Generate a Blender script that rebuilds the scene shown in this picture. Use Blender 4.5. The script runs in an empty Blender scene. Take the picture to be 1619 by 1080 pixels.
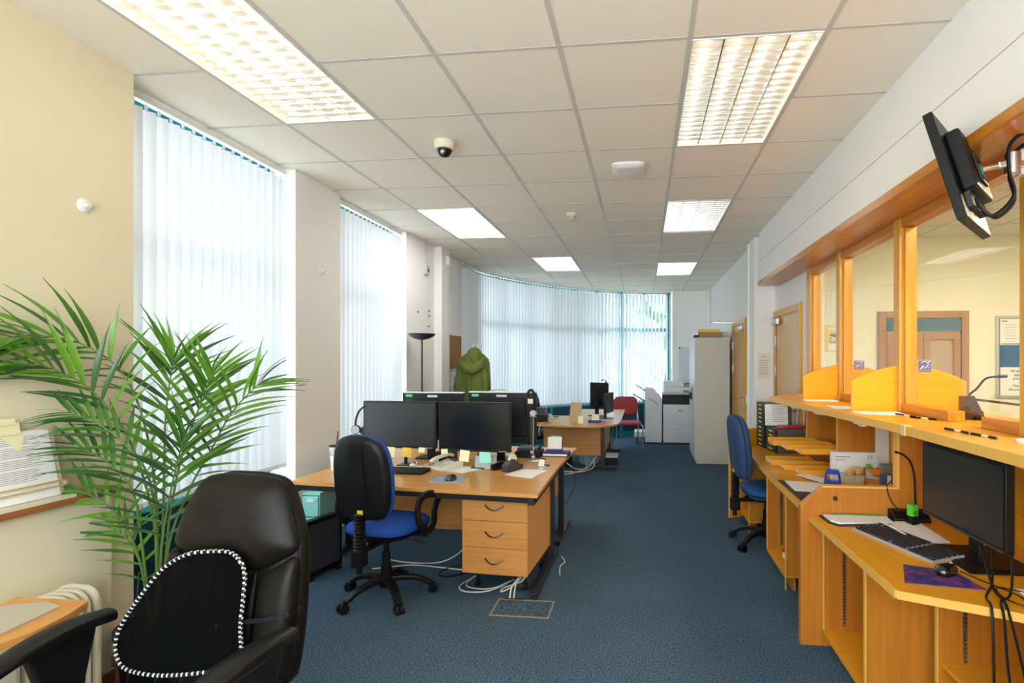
import bpy, bmesh, math, random
from mathutils import Vector, Matrix
random.seed(7)
S = bpy.context.scene
C = S.collection
PI = math.pi
R = math.radians

# ---------------------------------------------------------------- camera
cam_d = bpy.data.cameras.new('camera'); cam = bpy.data.objects.new('camera', cam_d); C.objects.link(cam)
cam_d.sensor_width = 36; cam_d.lens = 840/1619*36
cam_d.shift_x = -0.0701; cam_d.shift_y = 0.01915
cam_d.clip_start = 0.02; cam_d.clip_end = 200
cam.location = (0, 0, 1.55); cam.rotation_euler = (R(90), 0, math.atan(94/840))
S.camera = cam
S.view_settings.view_transform = 'Standard'; S.view_settings.look = 'None'
S.view_settings.gamma = 1; S.view_settings.use_curve_mapping = False
S.view_settings.exposure = 1.30
# ---------------------------------------------------------------- sky
SKY = 4.6
w = bpy.data.worlds.new('world'); S.world = w; w.use_nodes = True
nt = w.node_tree; nt.nodes.clear()
o_ = nt.nodes.new('ShaderNodeOutputWorld'); bg = nt.nodes.new('ShaderNodeBackground')
tc = nt.nodes.new('ShaderNodeTexCoord'); sp = nt.nodes.new('ShaderNodeSeparateXYZ'); cr = nt.nodes.new('ShaderNodeValToRGB')
cr.color_ramp.elements[0].position = 0.0; cr.color_ramp.elements[0].color = (.95, .97, 1, 1)
cr.color_ramp.elements[1].position = 0.9; cr.color_ramp.elements[1].color = (.78, .89, 1, 1)
nt.links.new(tc.outputs['Generated'], sp.inputs[0]); nt.links.new(sp.outputs['Z'], cr.inputs[0])
nt.links.new(cr.outputs[0], bg.inputs['Color']); bg.inputs['Strength'].default_value = SKY
nt.links.new(bg.outputs[0], o_.inputs[0])
TUBE = 2.2      # emission of the fluorescent tubes
PANEL = 3.6      # emission of the flat led panel
PUBLIC = 23.0     # emission of the unseen panels added over the public room

# ---------------------------------------------------------------- materials
MATS = {}
def pbsdf(name):
    m = bpy.data.materials.new(name); m.use_nodes = True
    return m, m.node_tree, m.node_tree.nodes['Principled BSDF']
def mat(name, col, rough=.5, metal=0, spec=.5, var=0, scale=20, bump=0, bscale=200, coat=0):
    if name in MATS: return MATS[name]
    m, t, b = pbsdf(name)
    b.inputs['Base Color'].default_value = (*col, 1); b.inputs['Roughness'].default_value = rough
    b.inputs['Metallic'].default_value = metal; b.inputs['Specular IOR Level'].default_value = spec
    b.inputs['Coat Weight'].default_value = coat
    c = t.nodes.new('ShaderNodeTexCoord')
    n = t.nodes.new('ShaderNodeTexNoise'); n.inputs['Scale'].default_value = scale; n.inputs['Detail'].default_value = 4
    t.links.new(c.outputs['Object'], n.inputs['Vector'])
    v = max(var, .03)
    mx = t.nodes.new('ShaderNodeMix'); mx.data_type = 'RGBA'
    mx.inputs['A'].default_value = (*[x*(1-v) for x in col], 1); mx.inputs['B'].default_value = (*[min(1, x*(1+v)) for x in col], 1)
    t.links.new(n.outputs['Fac'], mx.inputs['Factor']); t.links.new(mx.outputs['Result'], b.inputs['Base Color'])
    if bump:
        n2 = t.nodes.new('ShaderNodeTexNoise'); n2.inputs['Scale'].default_value = bscale; n2.inputs['Detail'].default_value = 3
        bp = t.nodes.new('ShaderNodeBump'); bp.inputs['Strength'].default_value = bump; bp.inputs['Distance'].default_value = .01
        t.links.new(c.outputs['Object'], n2.inputs['Vector']); t.links.new(n2.outputs['Fac'], bp.inputs['Height']); t.links.new(bp.outputs[0], b.inputs['Normal'])
    MATS[name] = m; return m
def wood(name, c1, c2, axis='X', rough=.35, scale=1.0, coat=.15):
    if name in MATS: return MATS[name]
    m, t, b = pbsdf(name)
    c = t.nodes.new('ShaderNodeTexCoord'); mp = t.nodes.new('ShaderNodeMapping')
    s = {'X': (1.2, 26, 26), 'Y': (26, 1.2, 26), 'Z': (26, 26, 1.2)}[axis]
    mp.inputs['Scale'].default_value = [q*scale for q in s]
    n = t.nodes.new('ShaderNodeTexNoise'); n.inputs['Scale'].default_value = 1.6; n.inputs['Detail'].default_value = 6; n.inputs['Distortion'].default_value = .5
    r = t.nodes.new('ShaderNodeValToRGB'); r.color_ramp.elements[0].position = .3; r.color_ramp.elements[1].position = .7
    r.color_ramp.elements[0].color = (*c1, 1); r.color_ramp.elements[1].color = (*c2, 1)
    t.links.new(c.outputs['Object'], mp.inputs[0]); t.links.new(mp.outputs[0], n.inputs['Vector']); t.links.new(n.outputs['Fac'], r.inputs[0])
    t.links.new(r.outputs[0], b.inputs['Base Color']); b.inputs['Roughness'].default_value = rough; b.inputs['Coat Weight'].default_value = coat
    b.inputs['Coat Roughness'].default_value = .2
    MATS[name] = m; return m
def emis(name, col, st):
    if name in MATS: return MATS[name]
    m = bpy.data.materials.new(name); m.use_nodes = True; t = m.node_tree; t.nodes.clear()
    o = t.nodes.new('ShaderNodeOutputMaterial'); e = t.nodes.new('ShaderNodeEmission')
    e.inputs[0].default_value = (*col, 1); e.inputs[1].default_value = st; t.links.new(e.outputs[0], o.inputs[0])
    MATS[name] = m; return m
def glassm(name, tint=(1, 1, 1), ior=.03):
    m = bpy.data.materials.new(name); m.use_nodes = True; t = m.node_tree; t.nodes.clear()
    o = t.nodes.new('ShaderNodeOutputMaterial'); tr = t.nodes.new('ShaderNodeBsdfTransparent'); gl = t.nodes.new('ShaderNodeBsdfGlossy')
    lw = t.nodes.new('ShaderNodeLayerWeight'); lw.inputs[0].default_value = .5
    pw = t.nodes.new('ShaderNodeMath'); pw.operation = 'POWER'; pw.inputs[1].default_value = 5
    fr = t.nodes.new('ShaderNodeMath'); fr.operation = 'MULTIPLY_ADD'; fr.inputs[1].default_value = .8; fr.inputs[2].default_value = ior
    t.links.new(lw.outputs['Facing'], pw.inputs[0]); t.links.new(pw.outputs[0], fr.inputs[0])
    mx = t.nodes.new('ShaderNodeMixShader')
    tr.inputs[0].default_value = (*tint, 1); gl.inputs['Roughness'].default_value = .0
    t.links.new(fr.outputs[0], mx.inputs[0]); t.links.new(tr.outputs[0], mx.inputs[1]); t.links.new(gl.outputs[0], mx.inputs[2]); t.links.new(mx.outputs[0], o.inputs[0])
    MATS[name] = m; return m
def blindm(name, col, tr=.5, op=.0):
    m = bpy.data.materials.new(name); m.use_nodes = True; t = m.node_tree; t.nodes.clear()
    o = t.nodes.new('ShaderNodeOutputMaterial'); d = t.nodes.new('ShaderNodeBsdfDiffuse'); x = t.nodes.new('ShaderNodeBsdfTranslucent')
    mx = t.nodes.new('ShaderNodeMixShader'); mx.inputs[0].default_value = tr
    c = t.nodes.new('ShaderNodeTexCoord'); n = t.nodes.new('ShaderNodeTexNoise'); n.inputs['Scale'].default_value = 60
    mc = t.nodes.new('ShaderNodeMix'); mc.data_type = 'RGBA'; mc.inputs['A'].default_value = (*[q*.96 for q in col], 1); mc.inputs['B'].default_value = (*col, 1)
    t.links.new(c.outputs['Object'], n.inputs['Vector']); t.links.new(n.outputs['Fac'], mc.inputs['Factor'])
    t.links.new(mc.outputs['Result'], d.inputs[0]); t.links.new(mc.outputs['Result'], x.inputs[0])
    t.links.new(d.outputs[0], mx.inputs[1]); t.links.new(x.outputs[0], mx.inputs[2]); t.links.new(mx.outputs[0], o.inputs[0])
    MATS[name] = m; return m

cream = mat('cream wall paint', (.78, .71, .50), .7, var=.02, scale=2, bump=.03, bscale=150)
white = mat('white wall paint', (.86, .85, .82), .7, var=.02, scale=2, bump=.03, bscale=150)
pubw = mat('public room cream paint', (.86, .82, .64), .7, scale=2)
tilem = mat('ceiling tile', (.92, .865, .75), .95, spec=.1, var=.04, scale=90, bump=.12, bscale=260)
gridm = mat('ceiling grid bar', (.62, .60, .55), .5)
beech = wood('beech laminate', (.62, .28, .06), (.72, .36, .095), 'X', .32)
beechy = wood('beech laminate lengthwise', (.62, .28, .06), (.72, .36, .095), 'Y', .32)
beechd = wood('beech drawer front', (.58, .24, .055), (.68, .31, .085), 'X', .4)
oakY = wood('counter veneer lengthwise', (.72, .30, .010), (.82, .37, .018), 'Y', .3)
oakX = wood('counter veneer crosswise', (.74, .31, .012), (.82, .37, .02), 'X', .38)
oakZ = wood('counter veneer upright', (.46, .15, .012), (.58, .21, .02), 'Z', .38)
oaktrim = wood('oak trim', (.46, .15, .010), (.66, .26, .022), 'Y', .3)
oakpost = wood('oak post', (.60, .27, .016), (.76, .38, .028), 'Z', .3)
edgew = wood('pale hardwood lipping', (.78, .42, .07), (.84, .48, .10), 'Y', .4)
doorw = wood('oak door veneer', (.66, .36, .09), (.74, .43, .13), 'Z', .3)
brownw = wood('brown hardwood', (.26, .10, .03), (.36, .15, .05), 'Y', .35)
blackp = mat('black plastic', (.005, .005, .006), .42, spec=.3)
blackm = mat('black painted steel', (.012, .013, .016), .38)
darkg = mat('dark grey plastic', (.035, .037, .042), .5)
screen = mat('unlit screen', (.006, .007, .009), .22)
screenm = mat('matt unlit screen', (.010, .012, .014), .45)
steel = mat('brushed steel', (.6, .6, .6), .3, metal=1)
alu = mat('bright louvre aluminium', (.86, .85, .82), .22, metal=1)
whitep = mat('white plastic', (.80, .80, .78), .4)
creamp = mat('cream plastic', (.72, .66, .50), .45)
greyp = mat('pale grey plastic', (.60, .61, .62), .45)
paper = mat('white paper', (.85, .84, .80), .8, var=.02)
inkm = mat('black print', (.03, .03, .035), .7)
inkg = mat('grey print', (.28, .28, .30), .8)
yelp = mat('yellow paper', (.86, .56, .05), .8)
palep = mat('pale yellow paper', (.85, .80, .50), .8)
tealp = mat('aqua paper', (.35, .78, .66), .8)
bluef = mat('royal blue fabric', (.006, .06, .33), .85, var=.15, scale=300, bump=.15, bscale=500)
navyf = mat('navy blue fabric', (.015, .05, .13), .8, var=.15, scale=300, bump=.15, bscale=500)
leather = mat('black leather', (.0055, .0045, .0035), .44, spec=.22, var=.3, scale=12, bump=.15, bscale=25)
redf = mat('red fabric', (.42, .06, .055), .85, var=.1, scale=200)
pinkf = mat('pink fabric', (.60, .10, .16), .85, var=.1, scale=200)
tealm = mat('teal painted aluminium', (.0, .20, .22), .4)
tealdk = mat('dark teal spandrel', (.004, .035, .05), .25)
coatg = mat('olive green cloth', (.15, .19, .035), .85, var=.2, scale=25)
coatb = mat('taupe cloth', (.20, .15, .13), .9, var=.4, scale=60)
cork = mat('cork', (.38, .17, .05), .9, var=.25, scale=120)
bluepl = mat('blue plastic', (.01, .03, .45), .3)
greenpl = mat('bright green plastic', (.08, .55, .03), .35)
redpl = mat('red plastic', (.50, .02, .015), .3)
steelg = mat('cream grey painted steel', (.56, .54, .46), .45)
copw = mat('copier off white', (.68, .68, .68), .45)
winglass = glassm('window glass', (.96, .98, .98))
scrglass = glassm('counter glass', (.985, .98, .95), .05)
blindw = blindm('white blind fabric', (.80, .85, .885), .078)
blindc = blindm('pale blue blind fabric', (.82, .88, .93), .135)
lampoff = mat('white enamel', (.85, .85, .83), .4)
tubem = emis('fluorescent tube', (1, .84, .60), TUBE)
tubew = emis('cool fluorescent tube', (.9, .95, 1), TUBE*.08)
panelm = emis('led panel', (1, .97, .92), PANEL)
pubm = emis('public room led panel', (1, .86, .58), PUBLIC)

# carpet
def carpetm():
    m, t, b = pbsdf('blue carpet'); L = t.links.new
    c = t.nodes.new('ShaderNodeTexCoord')
    def noise(s, d=3):
        n = t.nodes.new('ShaderNodeTexNoise'); n.inputs['Scale'].default_value = s; n.inputs['Detail'].default_value = d; L(c.outputs['Object'], n.inputs['Vector']); return n
    n1 = noise(120, 6); n2 = noise(1.3, 5)
    r = t.nodes.new('ShaderNodeValToRGB'); r.color_ramp.elements[0].position = .36; r.color_ramp.elements[1].position = .66
    r.color_ramp.elements[0].color = (.018, .044, .078, 1); r.color_ramp.elements[1].color = (.125, .195, .275, 1)
    L(n1.outputs['Fac'], r.inputs[0])
    mx = t.nodes.new('ShaderNodeMix'); mx.data_type = 'RGBA'; mx.blend_type = 'MULTIPLY'; mx.inputs['Factor'].default_value = .5
    r2 = t.nodes.new('ShaderNodeValToRGB'); r2.color_ramp.elements[0].position = .35; r2.color_ramp.elements[1].position = .65
    r2.color_ramp.elements[0].color = (.75, .75, .75, 1); r2.color_ramp.elements[1].color = (1, 1, 1, 1)
    L(n2.outputs['Fac'], r2.inputs[0]); L(r.outputs[0], mx.inputs['A']); L(r2.outputs[0], mx.inputs['B'])
    L(mx.outputs['Result'], b.inputs['Base Color'])
    b.inputs['Roughness'].default_value = .95; b.inputs['Specular IOR Level'].default_value = .1
    bp = t.nodes.new('ShaderNodeBump'); bp.inputs['Strength'].default_value = .5; bp.inputs['Distance'].default_value = .01
    L(n1.outputs['Fac'], bp.inputs['Height']); L(bp.outputs[0], b.inputs['Normal'])
    return m
carpet = carpetm()

# ---------------------------------------------------------------- geometry helpers
class MB:
    def __init__(s): s.v = []; s.f = []; s.fm = []; s.M = Matrix(); s.mi = 0
    def add(s, vs, fs):
        o = len(s.v); s.v += [s.M @ Vector(p) for p in vs]
        for f in fs: s.f.append([i+o for i in f]); s.fm.append(s.mi)
        return s
    def box(s, x0, x1, y0, y1, z0, z1):
        return s.add([(x0,y0,z0),(x1,y0,z0),(x1,y1,z0),(x0,y1,z0),(x0,y0,z1),(x1,y0,z1),(x1,y1,z1),(x0,y1,z1)],
                     [(3,2,1,0),(4,5,6,7),(0,1,5,4),(1,2,6,5),(2,3,7,6),(3,0,4,7)])
    def obox(s, c, d, rot=(0,0,0)):
        K = s.M; from mathutils import Euler
        s.M = K @ Matrix.Translation(c) @ Euler(rot).to_matrix().to_4x4()
        s.box(-d[0]/2, d[0]/2, -d[1]/2, d[1]/2, -d[2]/2, d[2]/2); s.M = K; return s
    def prism(s, poly, z0, z1):           # poly counter-clockwise in xy
        n = len(poly)
        return s.add([(x,y,z0) for x,y in poly]+[(x,y,z1) for x,y in poly],
                     [list(range(n))[::-1], list(range(n,2*n))]+[(i,(i+1)%n,n+(i+1)%n,n+i) for i in range(n)])
    def xprism(s, poly, y0, y1):          # poly in xz, extruded along y
        n = len(poly)
        return s.add([(x,y0,z) for x,z in poly]+[(x,y1,z) for x,z in poly],
                     [list(range(n)), list(range(n,2*n))[::-1]]+[(i,n+i,n+(i+1)%n,(i+1)%n) for i in range(n)])
    def yprism(s, poly, x0, x1):          # poly in yz, extruded along x
        n = len(poly)
        return s.add([(x0,y,z) for y,z in poly]+[(x1,y,z) for y,z in poly],
                     [list(range(n))[::-1], list(range(n,2*n))]+[(i,(i+1)%n,n+(i+1)%n,n+i) for i in range(n)])
    def cyl(s, p0, p1, r0, r1=None, n=16):
        r1 = r0 if r1 is None else r1
        p0 = Vector(p0); p1 = Vector(p1); d = (p1-p0).normalized(); a = d.orthogonal().normalized(); b = d.cross(a)
        vs = [p+(a*math.cos(2*PI*i/n)+b*math.sin(2*PI*i/n))*r for p, r in ((p0,r0),(p1,r1)) for i in range(n)]
        return s.add(vs, [(i,(i+1)%n,n+(i+1)%n,n+i) for i in range(n)]+[list(range(n))[::-1], list(range(n,2*n))])
    def tube(s, pts, r, n=8, closed=False):
        P = [Vector(p) for p in pts]; m = len(P); rs = r if isinstance(r, (list, tuple)) else [r]*m
        a = None; vs = []
        for i, p in enumerate(P):
            d = (P[(i+1) % m]-P[i-1]) if closed else (P[min(i+1,m-1)]-P[max(i-1,0)])
            d.normalize()
            a = d.orthogonal().normalized() if a is None else (a-d*a.dot(d)).normalized()
            b = d.cross(a)
            vs += [p+(a*math.cos(2*PI*k/n)+b*math.sin(2*PI*k/n))*rs[i] for k in range(n)]
        fs = []
        for i in range(m if closed else m-1):
            j = (i+1) % m
            fs += [(i*n+k, i*n+(k+1)%n, j*n+(k+1)%n, j*n+k) for k in range(n)]
        if not closed: fs += [list(range(n))[::-1], list(range((m-1)*n, m*n))]
        return s.add(vs, fs)
    def flat(s, pts, w, th, up=(0,0,1)):   # flat bar following a path
        P = [Vector(p) for p in pts]; m = len(P); vs = []; up = Vector(up)
        for i, p in enumerate(P):
            d = (P[min(i+1,m-1)]-P[max(i-1,0)]).normalized(); sd = d.cross(up).normalized(); u = sd.cross(d)
            ww = w[i] if isinstance(w, (list, tuple)) else w; tt = th[i] if isinstance(th, (list, tuple)) else th
            vs += [p+sd*ww/2+u*tt/2, p-sd*ww/2+u*tt/2, p-sd*ww/2-u*tt/2, p+sd*ww/2-u*tt/2]
        fs = [(i*4+k, (i+1)*4+k, (i+1)*4+(k+1)%4, i*4+(k+1)%4) for i in range(m-1) for k in range(4)]
        return s.add(vs, fs+[(0,1,2,3), tuple(range((m-1)*4, m*4))[::-1]])
    def lathe(s, prof, c=(0,0,0), n=24):
        m = len(prof); vs = []
        for r, z in prof: vs += [(c[0]+r*math.cos(2*PI*k/n), c[1]+r*math.sin(2*PI*k/n), c[2]+z) for k in range(n)]
        fs = [(i*n+k, i*n+(k+1)%n, (i+1)*n+(k+1)%n, (i+1)*n+k) for i in range(m-1) for k in range(n)]
        return s.add(vs, fs+[list(range(n))[::-1], list(range((m-1)*n, m*n))])
    def sph(s, c, r, n=12, m=8):
        r = r if isinstance(r, (tuple, list)) else (r,r,r); vs = []
        for i in range(1, m):
            t = PI*i/m; vs += [(c[0]+r[0]*math.sin(t)*math.cos(2*PI*k/n), c[1]+r[1]*math.sin(t)*math.sin(2*PI*k/n), c[2]-r[2]*math.cos(t)) for k in range(n)]
        a = len(vs); vs += [(c[0],c[1],c[2]-r[2]), (c[0],c[1],c[2]+r[2])]
        fs = [(i*n+k, i*n+(k+1)%n, (i+1)*n+(k+1)%n, (i+1)*n+k) for i in range(m-2) for k in range(n)]
        fs += [((k+1)%n, k, a) for k in range(n)]+[((m-2)*n+k, (m-2)*n+(k+1)%n, a+1) for k in range(n)]
        return s.add(vs, fs)
    def pad(s, outline, prof, axis='Y', fn=None):
        """outline: 2D loop; prof: list of (offset along axis, inset metres); capped both ends; fn bends points"""
        n = len(outline); cx = sum(p[0] for p in outline)/n; cy = sum(p[1] for p in outline)/n; vs = []
        for off, ins in prof:
            for x, y in outline:
                d = math.hypot(x-cx, y-cy) or 1e-6; k = max(0, (d-ins)/d)
                q = (cx+(x-cx)*k, cy+(y-cy)*k)
                p = {'Y': (q[0], off, q[1]), 'Z': (q[0], q[1], off), 'X': (off, q[0], q[1])}[axis]
                vs.append(fn(p) if fn else p)
        m = len(prof)
        fs = [(i*n+k, i*n+(k+1)%n, (i+1)*n+(k+1)%n, (i+1)*n+k) for i in range(m-1) for k in range(n)]
        return s.add(vs, fs+[list(range(n))[::-1], list(range((m-1)*n, m*n))])
    def mesh(s, name, mats):
        me = bpy.data.meshes.new(name); me.from_pydata([tuple(p) for p in s.v], [], s.f)
        for m in (mats if isinstance(mats, (list, tuple)) else [mats]): me.materials.append(m)
        for p, i in zip(me.polygons, s.fm): p.material_index = i
        bm = bmesh.new(); bm.from_mesh(me); bmesh.ops.recalc_face_normals(bm, faces=bm.faces); bm.to_mesh(me); bm.free()
        return me
    def build(s, name, mats, parent=None, bevel=0, smooth=False, label=None, sub=0, seg=2):
        me = s.mesh(name, mats); o = bpy.data.objects.new(name, me); C.objects.link(o)
        if parent: o.parent = parent
        if smooth:
            for p in me.polygons: p.use_smooth = True
        if sub:
            q = o.modifiers.new('s', 'SUBSURF'); q.levels = sub; q.render_levels = sub
        if bevel:
            q = o.modifiers.new('b', 'BEVEL'); q.width = bevel; q.segments = seg; q.limit_method = 'ANGLE'; q.angle_limit = R(40)
        if smooth and not sub and not bevel:
            try: me.set_sharp_from_angle(angle=R(42))
            except Exception: pass
        if label: o['label'] = label
        return o
def rrect(w, h, r, n=5, cx=0, cy=0, top=None):
    tw = w if top is None else top; pts = []
    for (sx, sy, a0, ww) in ((1,-1,-90,w),(1,1,0,tw),(-1,1,90,tw),(-1,-1,180,w)):
        for i in range(n+1):
            a = R(a0+90*i/n); pts.append((cx+sx*(ww/2-r)+r*math.cos(a), cy+sy*(h/2-r)+r*math.sin(a)))
    return pts
def B(*a): return MB().box(*a)
def spl(pts, n=6):      # catmull-rom through points
    P = [Vector(p) for p in pts]; P = [P[0]*2-P[1]]+P+[P[-1]*2-P[-2]]; out = []
    for i in range(1, len(P)-2):
        for k in range(n):
            t = k/n; a, b, c, d = P[i-1:i+3]
            out.append(.5*((2*b)+(c-a)*t+(2*a-5*b+4*c-d)*t*t+(3*b-a-3*c+d)*t**3))
    out.append(P[-2]); return out
def link(me, name, parent=None, loc=(0,0,0), rot=(0,0,0), sc=(1,1,1)):
    o = bpy.data.objects.new(name, me); C.objects.link(o); o.location = loc; o.rotation_euler = rot; o.scale = sc
    if parent: o.parent = parent
    return o
def thing(name, label, cat, loc=(0,0,0), rz=0, group=None):
    o = bpy.data.objects.new(name, None); o.empty_display_size = .1; C.objects.link(o)
    o.location = loc; o.rotation_euler = (0,0,rz); o['label'] = label; o['category'] = cat
    if group: o['group'] = group
    return o
def tag(o, label, cat, group=None):
    o['label'] = label; o['category'] = cat
    if group: o['group'] = group
    return o
def struct(o): o['kind'] = 'structure'; return o
def copy_tree(o, parent=None):
    c = o.copy(); C.objects.link(c)
    if parent: c.parent = parent
    for ch in list(o.children): copy_tree(ch, c)
    return c
def text(s, size, m, parent, loc, rot, name='lettering', align='CENTER', ext=.0004, bold=0, ls=1.0):
    cu = bpy.data.curves.new('t', 'FONT'); cu.body = s; cu.size = size; cu.align_x = align; cu.align_y = 'CENTER'; cu.extrude = ext
    cu.offset = bold; cu.space_line = ls; cu.resolution_u = 2
    to = bpy.data.objects.new('t', cu); C.objects.link(to)
    dg = bpy.context.evaluated_depsgraph_get(); me = bpy.data.meshes.new_from_object(to.evaluated_get(dg))
    bpy.data.objects.remove(to); me.name = name; me.materials.clear(); me.materials.append(m)
    return link(me, name, parent, loc, rot)
RX = (R(90), 0, 0)             # text upright, facing -y

# ================================================================ THE SETTING
floor = struct(B(-3.2, 5.7, -1.4, 11.6, -.12, 0).build('floor', carpet))
# joints of the carpet tiles are pressed grooves in the pile: thin recessed lines are left to the material
ceil = struct(B(-3.2, 5.7, -1.4, 11.6, 3.055, 3.2).build('ceiling', white))
XL = [-2.771 + .596*k for k in range(0, 14)]          # grid lines
YL = [2.425 + .61*k for k in range(-6, 15)]
XG = [-2.175, -1.579, -.983, -.387, .209, .805]
LUM = [(0, 1.815, 1), (4, 2.425, 1), (0, 4.865, 2), (4, 4.865, 0), (1, 7.305, 0), (4, 7.915, 0), (1, -.625, 1), (4, -.625, 1)]  # last two are unseen fittings behind the camera, added for illumination
def in_lum(x, y):
    for ci, y0, kind in LUM:
        if abs(x-(XG[ci]+.298)) < .2 and y0 < y < y0+1.22: return True
    return False
g = MB()
for x in XL: g.box(x-.011, x+.011, -1.3, 11.4, 3.0, 3.03)
for y in YL:
    for a, b in zip(XL[:-1], XL[1:]):
        if not any(abs((a+b)/2-(XG[ci]+.298)) < .2 and abs(y-(y0+.61)) < .1 for ci, y0, k_ in LUM): g.box(a+.011, b-.011, y-.009, y+.009, 3.0015, 3.03)
g.build('ceiling_grid', gridm, ceil)
tmesh = B(-.287, .287, -.294, .294, 0, .022).mesh('ceiling_tile', tilem)
nt_ = 0
for i, x0 in enumerate(XL[:-1]):
    for y0 in YL:
        cx, cy = x0+.298, y0+.305
        if in_lum(cx, cy): continue
        if x0 > 1.3 and (cy > 6.6 or cx > 4.8 or cy < 2.4): continue
        if cy < .9: continue
        if x0 < 1.3 and cy > 7 and cy-7.6 > 3.75*math.sqrt(max(0, 1-((cx+.1)/2.95)**2))+.25 and cx < .4: continue
        link(tmesh, 'ceiling_tile', ceil, (cx, cy, 3.0032)); nt_ += 1
# plain board closes the field behind the camera
B(-3.1, 5.6, -1.35, .6, 3.012, 3.03).build('ceiling_board', tilem, ceil)

# left wall, near part
wl = struct(B(-2.95, -2.554, -1.4, 2.41, 0, 3.04).build('wall_left', cream))
bx = B(-2.554, -2.44, -1.0, 2.195, 0, .945).build('boxed_panel', cream, wl)
bb = MB().box(-2.554, -2.53, 2.195, 2.41, 0, .14).box(-2.44, -2.415, 1.0, 2.195, 0, .14)
struct(bb.build('baseboard_left', brownw, bevel=.006))
pier = struct(B(-2.95, -2.62, 3.76, 4.36, 0, 3.04).build('wall_pier', white))
w3 = struct(MB().box(-2.95, -2.64, 5.70, 6.5, 0, 3.04).box(-2.95, -2.54, 6.5, 6.77, 0, 3.04).box(-2.95, -2.665, 6.77, 8.15, 0, 3.04).build('wall_left_far', white))
# room end and the walls behind the camera
struct(MB().box(-3.2, 1.4, -1.45, -1.3, 0, .75).box(-3.2, 1.4, -1.45, -1.3, 2.85, 3.04).box(-3.2, -2.4, -1.45, -1.3, .75, 2.85).box(1.2, 1.4, -1.45, -1.3, .75, 2.85).build('wall_back', white))
wb = MB()  # unseen window added behind the camera to brighten the ceiling and room
for x in (-2.38, -1.48, -.6, .28, 1.18): wb.box(x-.025, x+.025, -1.42, -1.35, .75, 2.85)
wb.box(-2.4, 1.2, -1.42, -1.35, .75, .80).box(-2.4, 1.2, -1.42, -1.35, 2.80, 2.85)
wb = struct(wb.build('window_4', tealm)); B(-2.38, 1.18, -1.39, -1.382, .80, 2.80).build('pane', winglass, wb)
wf = struct(B(.60, 1.75, 11.2, 11.4, 0, 3.04).build('wall_far', white))
B(1.30, 1.355, 11.1, 11.2, 0, 3.0).build('pipe_casing', white, wf)
# right: bulkhead, door walls
wr = struct(MB().box(1.306, 1.68, -1.3, 6.2, 2.686, 3.04).box(1.330, 1.68, -1.3, 6.2, 2.672, 2.686).box(1.296, 1.68, -1.3, 6.2, 2.45, 2.672).build('wall_right', white))
B(1.525, 1.68, 5.18, 6.42, 0, 2.40).build('door_wall', white, wr)
B(1.525, 1.68, 6.2, 6.42, 2.40, 3.04).build('door_wall_head', white, wr)
wr2 = struct(MB().box(1.36, 1.95, 6.42, 11.2, 0, 3.04).box(1.295, 1.36, 6.42, 6.80, 0, 3.04).build('wall_right_far', white))
sof = B(1.288, 1.60, -1.0, 6.2, 2.40, 2.452).build('trim_1', oaktrim, bevel=.004); struct(sof)
# counter wall below the glass
struct(B(1.70, 1.76, -1.2, 5.18, 0, 1.19).build('wall_counter', oakY))
# public room
wp = struct(B(1.68, 5.7, 6.6, 6.75, 0, 3.04).build('wall_public_far', pubw))
struct(B(5.6, 5.75, -1.3, 6.6, 0, 3.04).build('wall_public_right', pubw))
struct(B(1.4, 5.6, -1.45, -1.3, 0, 3.04).build('wall_public_back', pubw))

# doors -----------------------------------------------------------
def wall_door(n, x, y0, y1, h, hinge_far, closer):
    """door in a wall whose face looks to -x"""
    d = struct(B(x-.010, x+.03, y0+.07, y1-.07, .005, h-.07).build('door_%d' % n, doorw))
    f = MB()
    f.box(x-.028, x+.02, y0, y0+.07, 0, h); f.box(x-.028, x+.02, y1-.07, y1, 0, h); f.box(x-.028, x+.02, y0+.07, y1-.07, h-.07, h)
    f.build('door_frame', oakpost, d, bevel=.004)
    s = MB(); s.box(x-.02, x-.0105, y1-.085, y1-.07, 0, h-.07).box(x-.02, x-.0105, y0+.07, y0+.085, 0, h-.07); s.build('door_stop', brownw, d)
    for z in (.25, 1.44, 1.78):
        MB().cyl((x-.024, y1-.078, z-.05), (x-.024, y1-.078, z+.05), .011, n=10).build('hinge', steel, d)
    hy = y0+.14
    hd = MB().box(x-.020, x-.010, hy-.022, hy+.022, .93, 1.13).build('handle_plate', steel, d, bevel=.003)
    MB().tube([(x-.012, hy, 1.06), (x-.06, hy, 1.06), (x-.065, hy+.02, 1.06), (x-.065, hy+.12, 1.06)], .009, 10).build('door_handle', steel, d, smooth=True)
    return d
d1 = wall_door(1, 1.525, 5.31, 6.36, 2.12, 1, 1)
cl = thing('door_closer', 'silver overhead closer on the oak door beside the counter', 'door closer', (1.49, 6.17, 1.99))
B(-.03, .0, -.11, .11, -.03, .035).build('closer_body', steel, cl, bevel=.005)
MB().flat([(-.015, .05, .045), (-.02, .12, .06), (-.13, .22, .07)], .022, .005).build('closer_arm', steel, cl)
d2 = wall_door(2, 1.36, 7.22, 8.25, 2.13, 1, 1)
cl2 = thing('door_closer', 'silver overhead closer on the far oak door beside the metal cupboard', 'door closer', (1.33, 7.45, 2.0))
B(-.03, .0, -.11, .11, -.03, .035).build('closer_body', steel, cl2, bevel=.005)
MB().flat([(-.015, .0, .045), (-.06, .25, .09), (-.35, .30, .10), (-.42, .12, .10)], .022, .005).build('closer_arm', steel, cl2)
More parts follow.
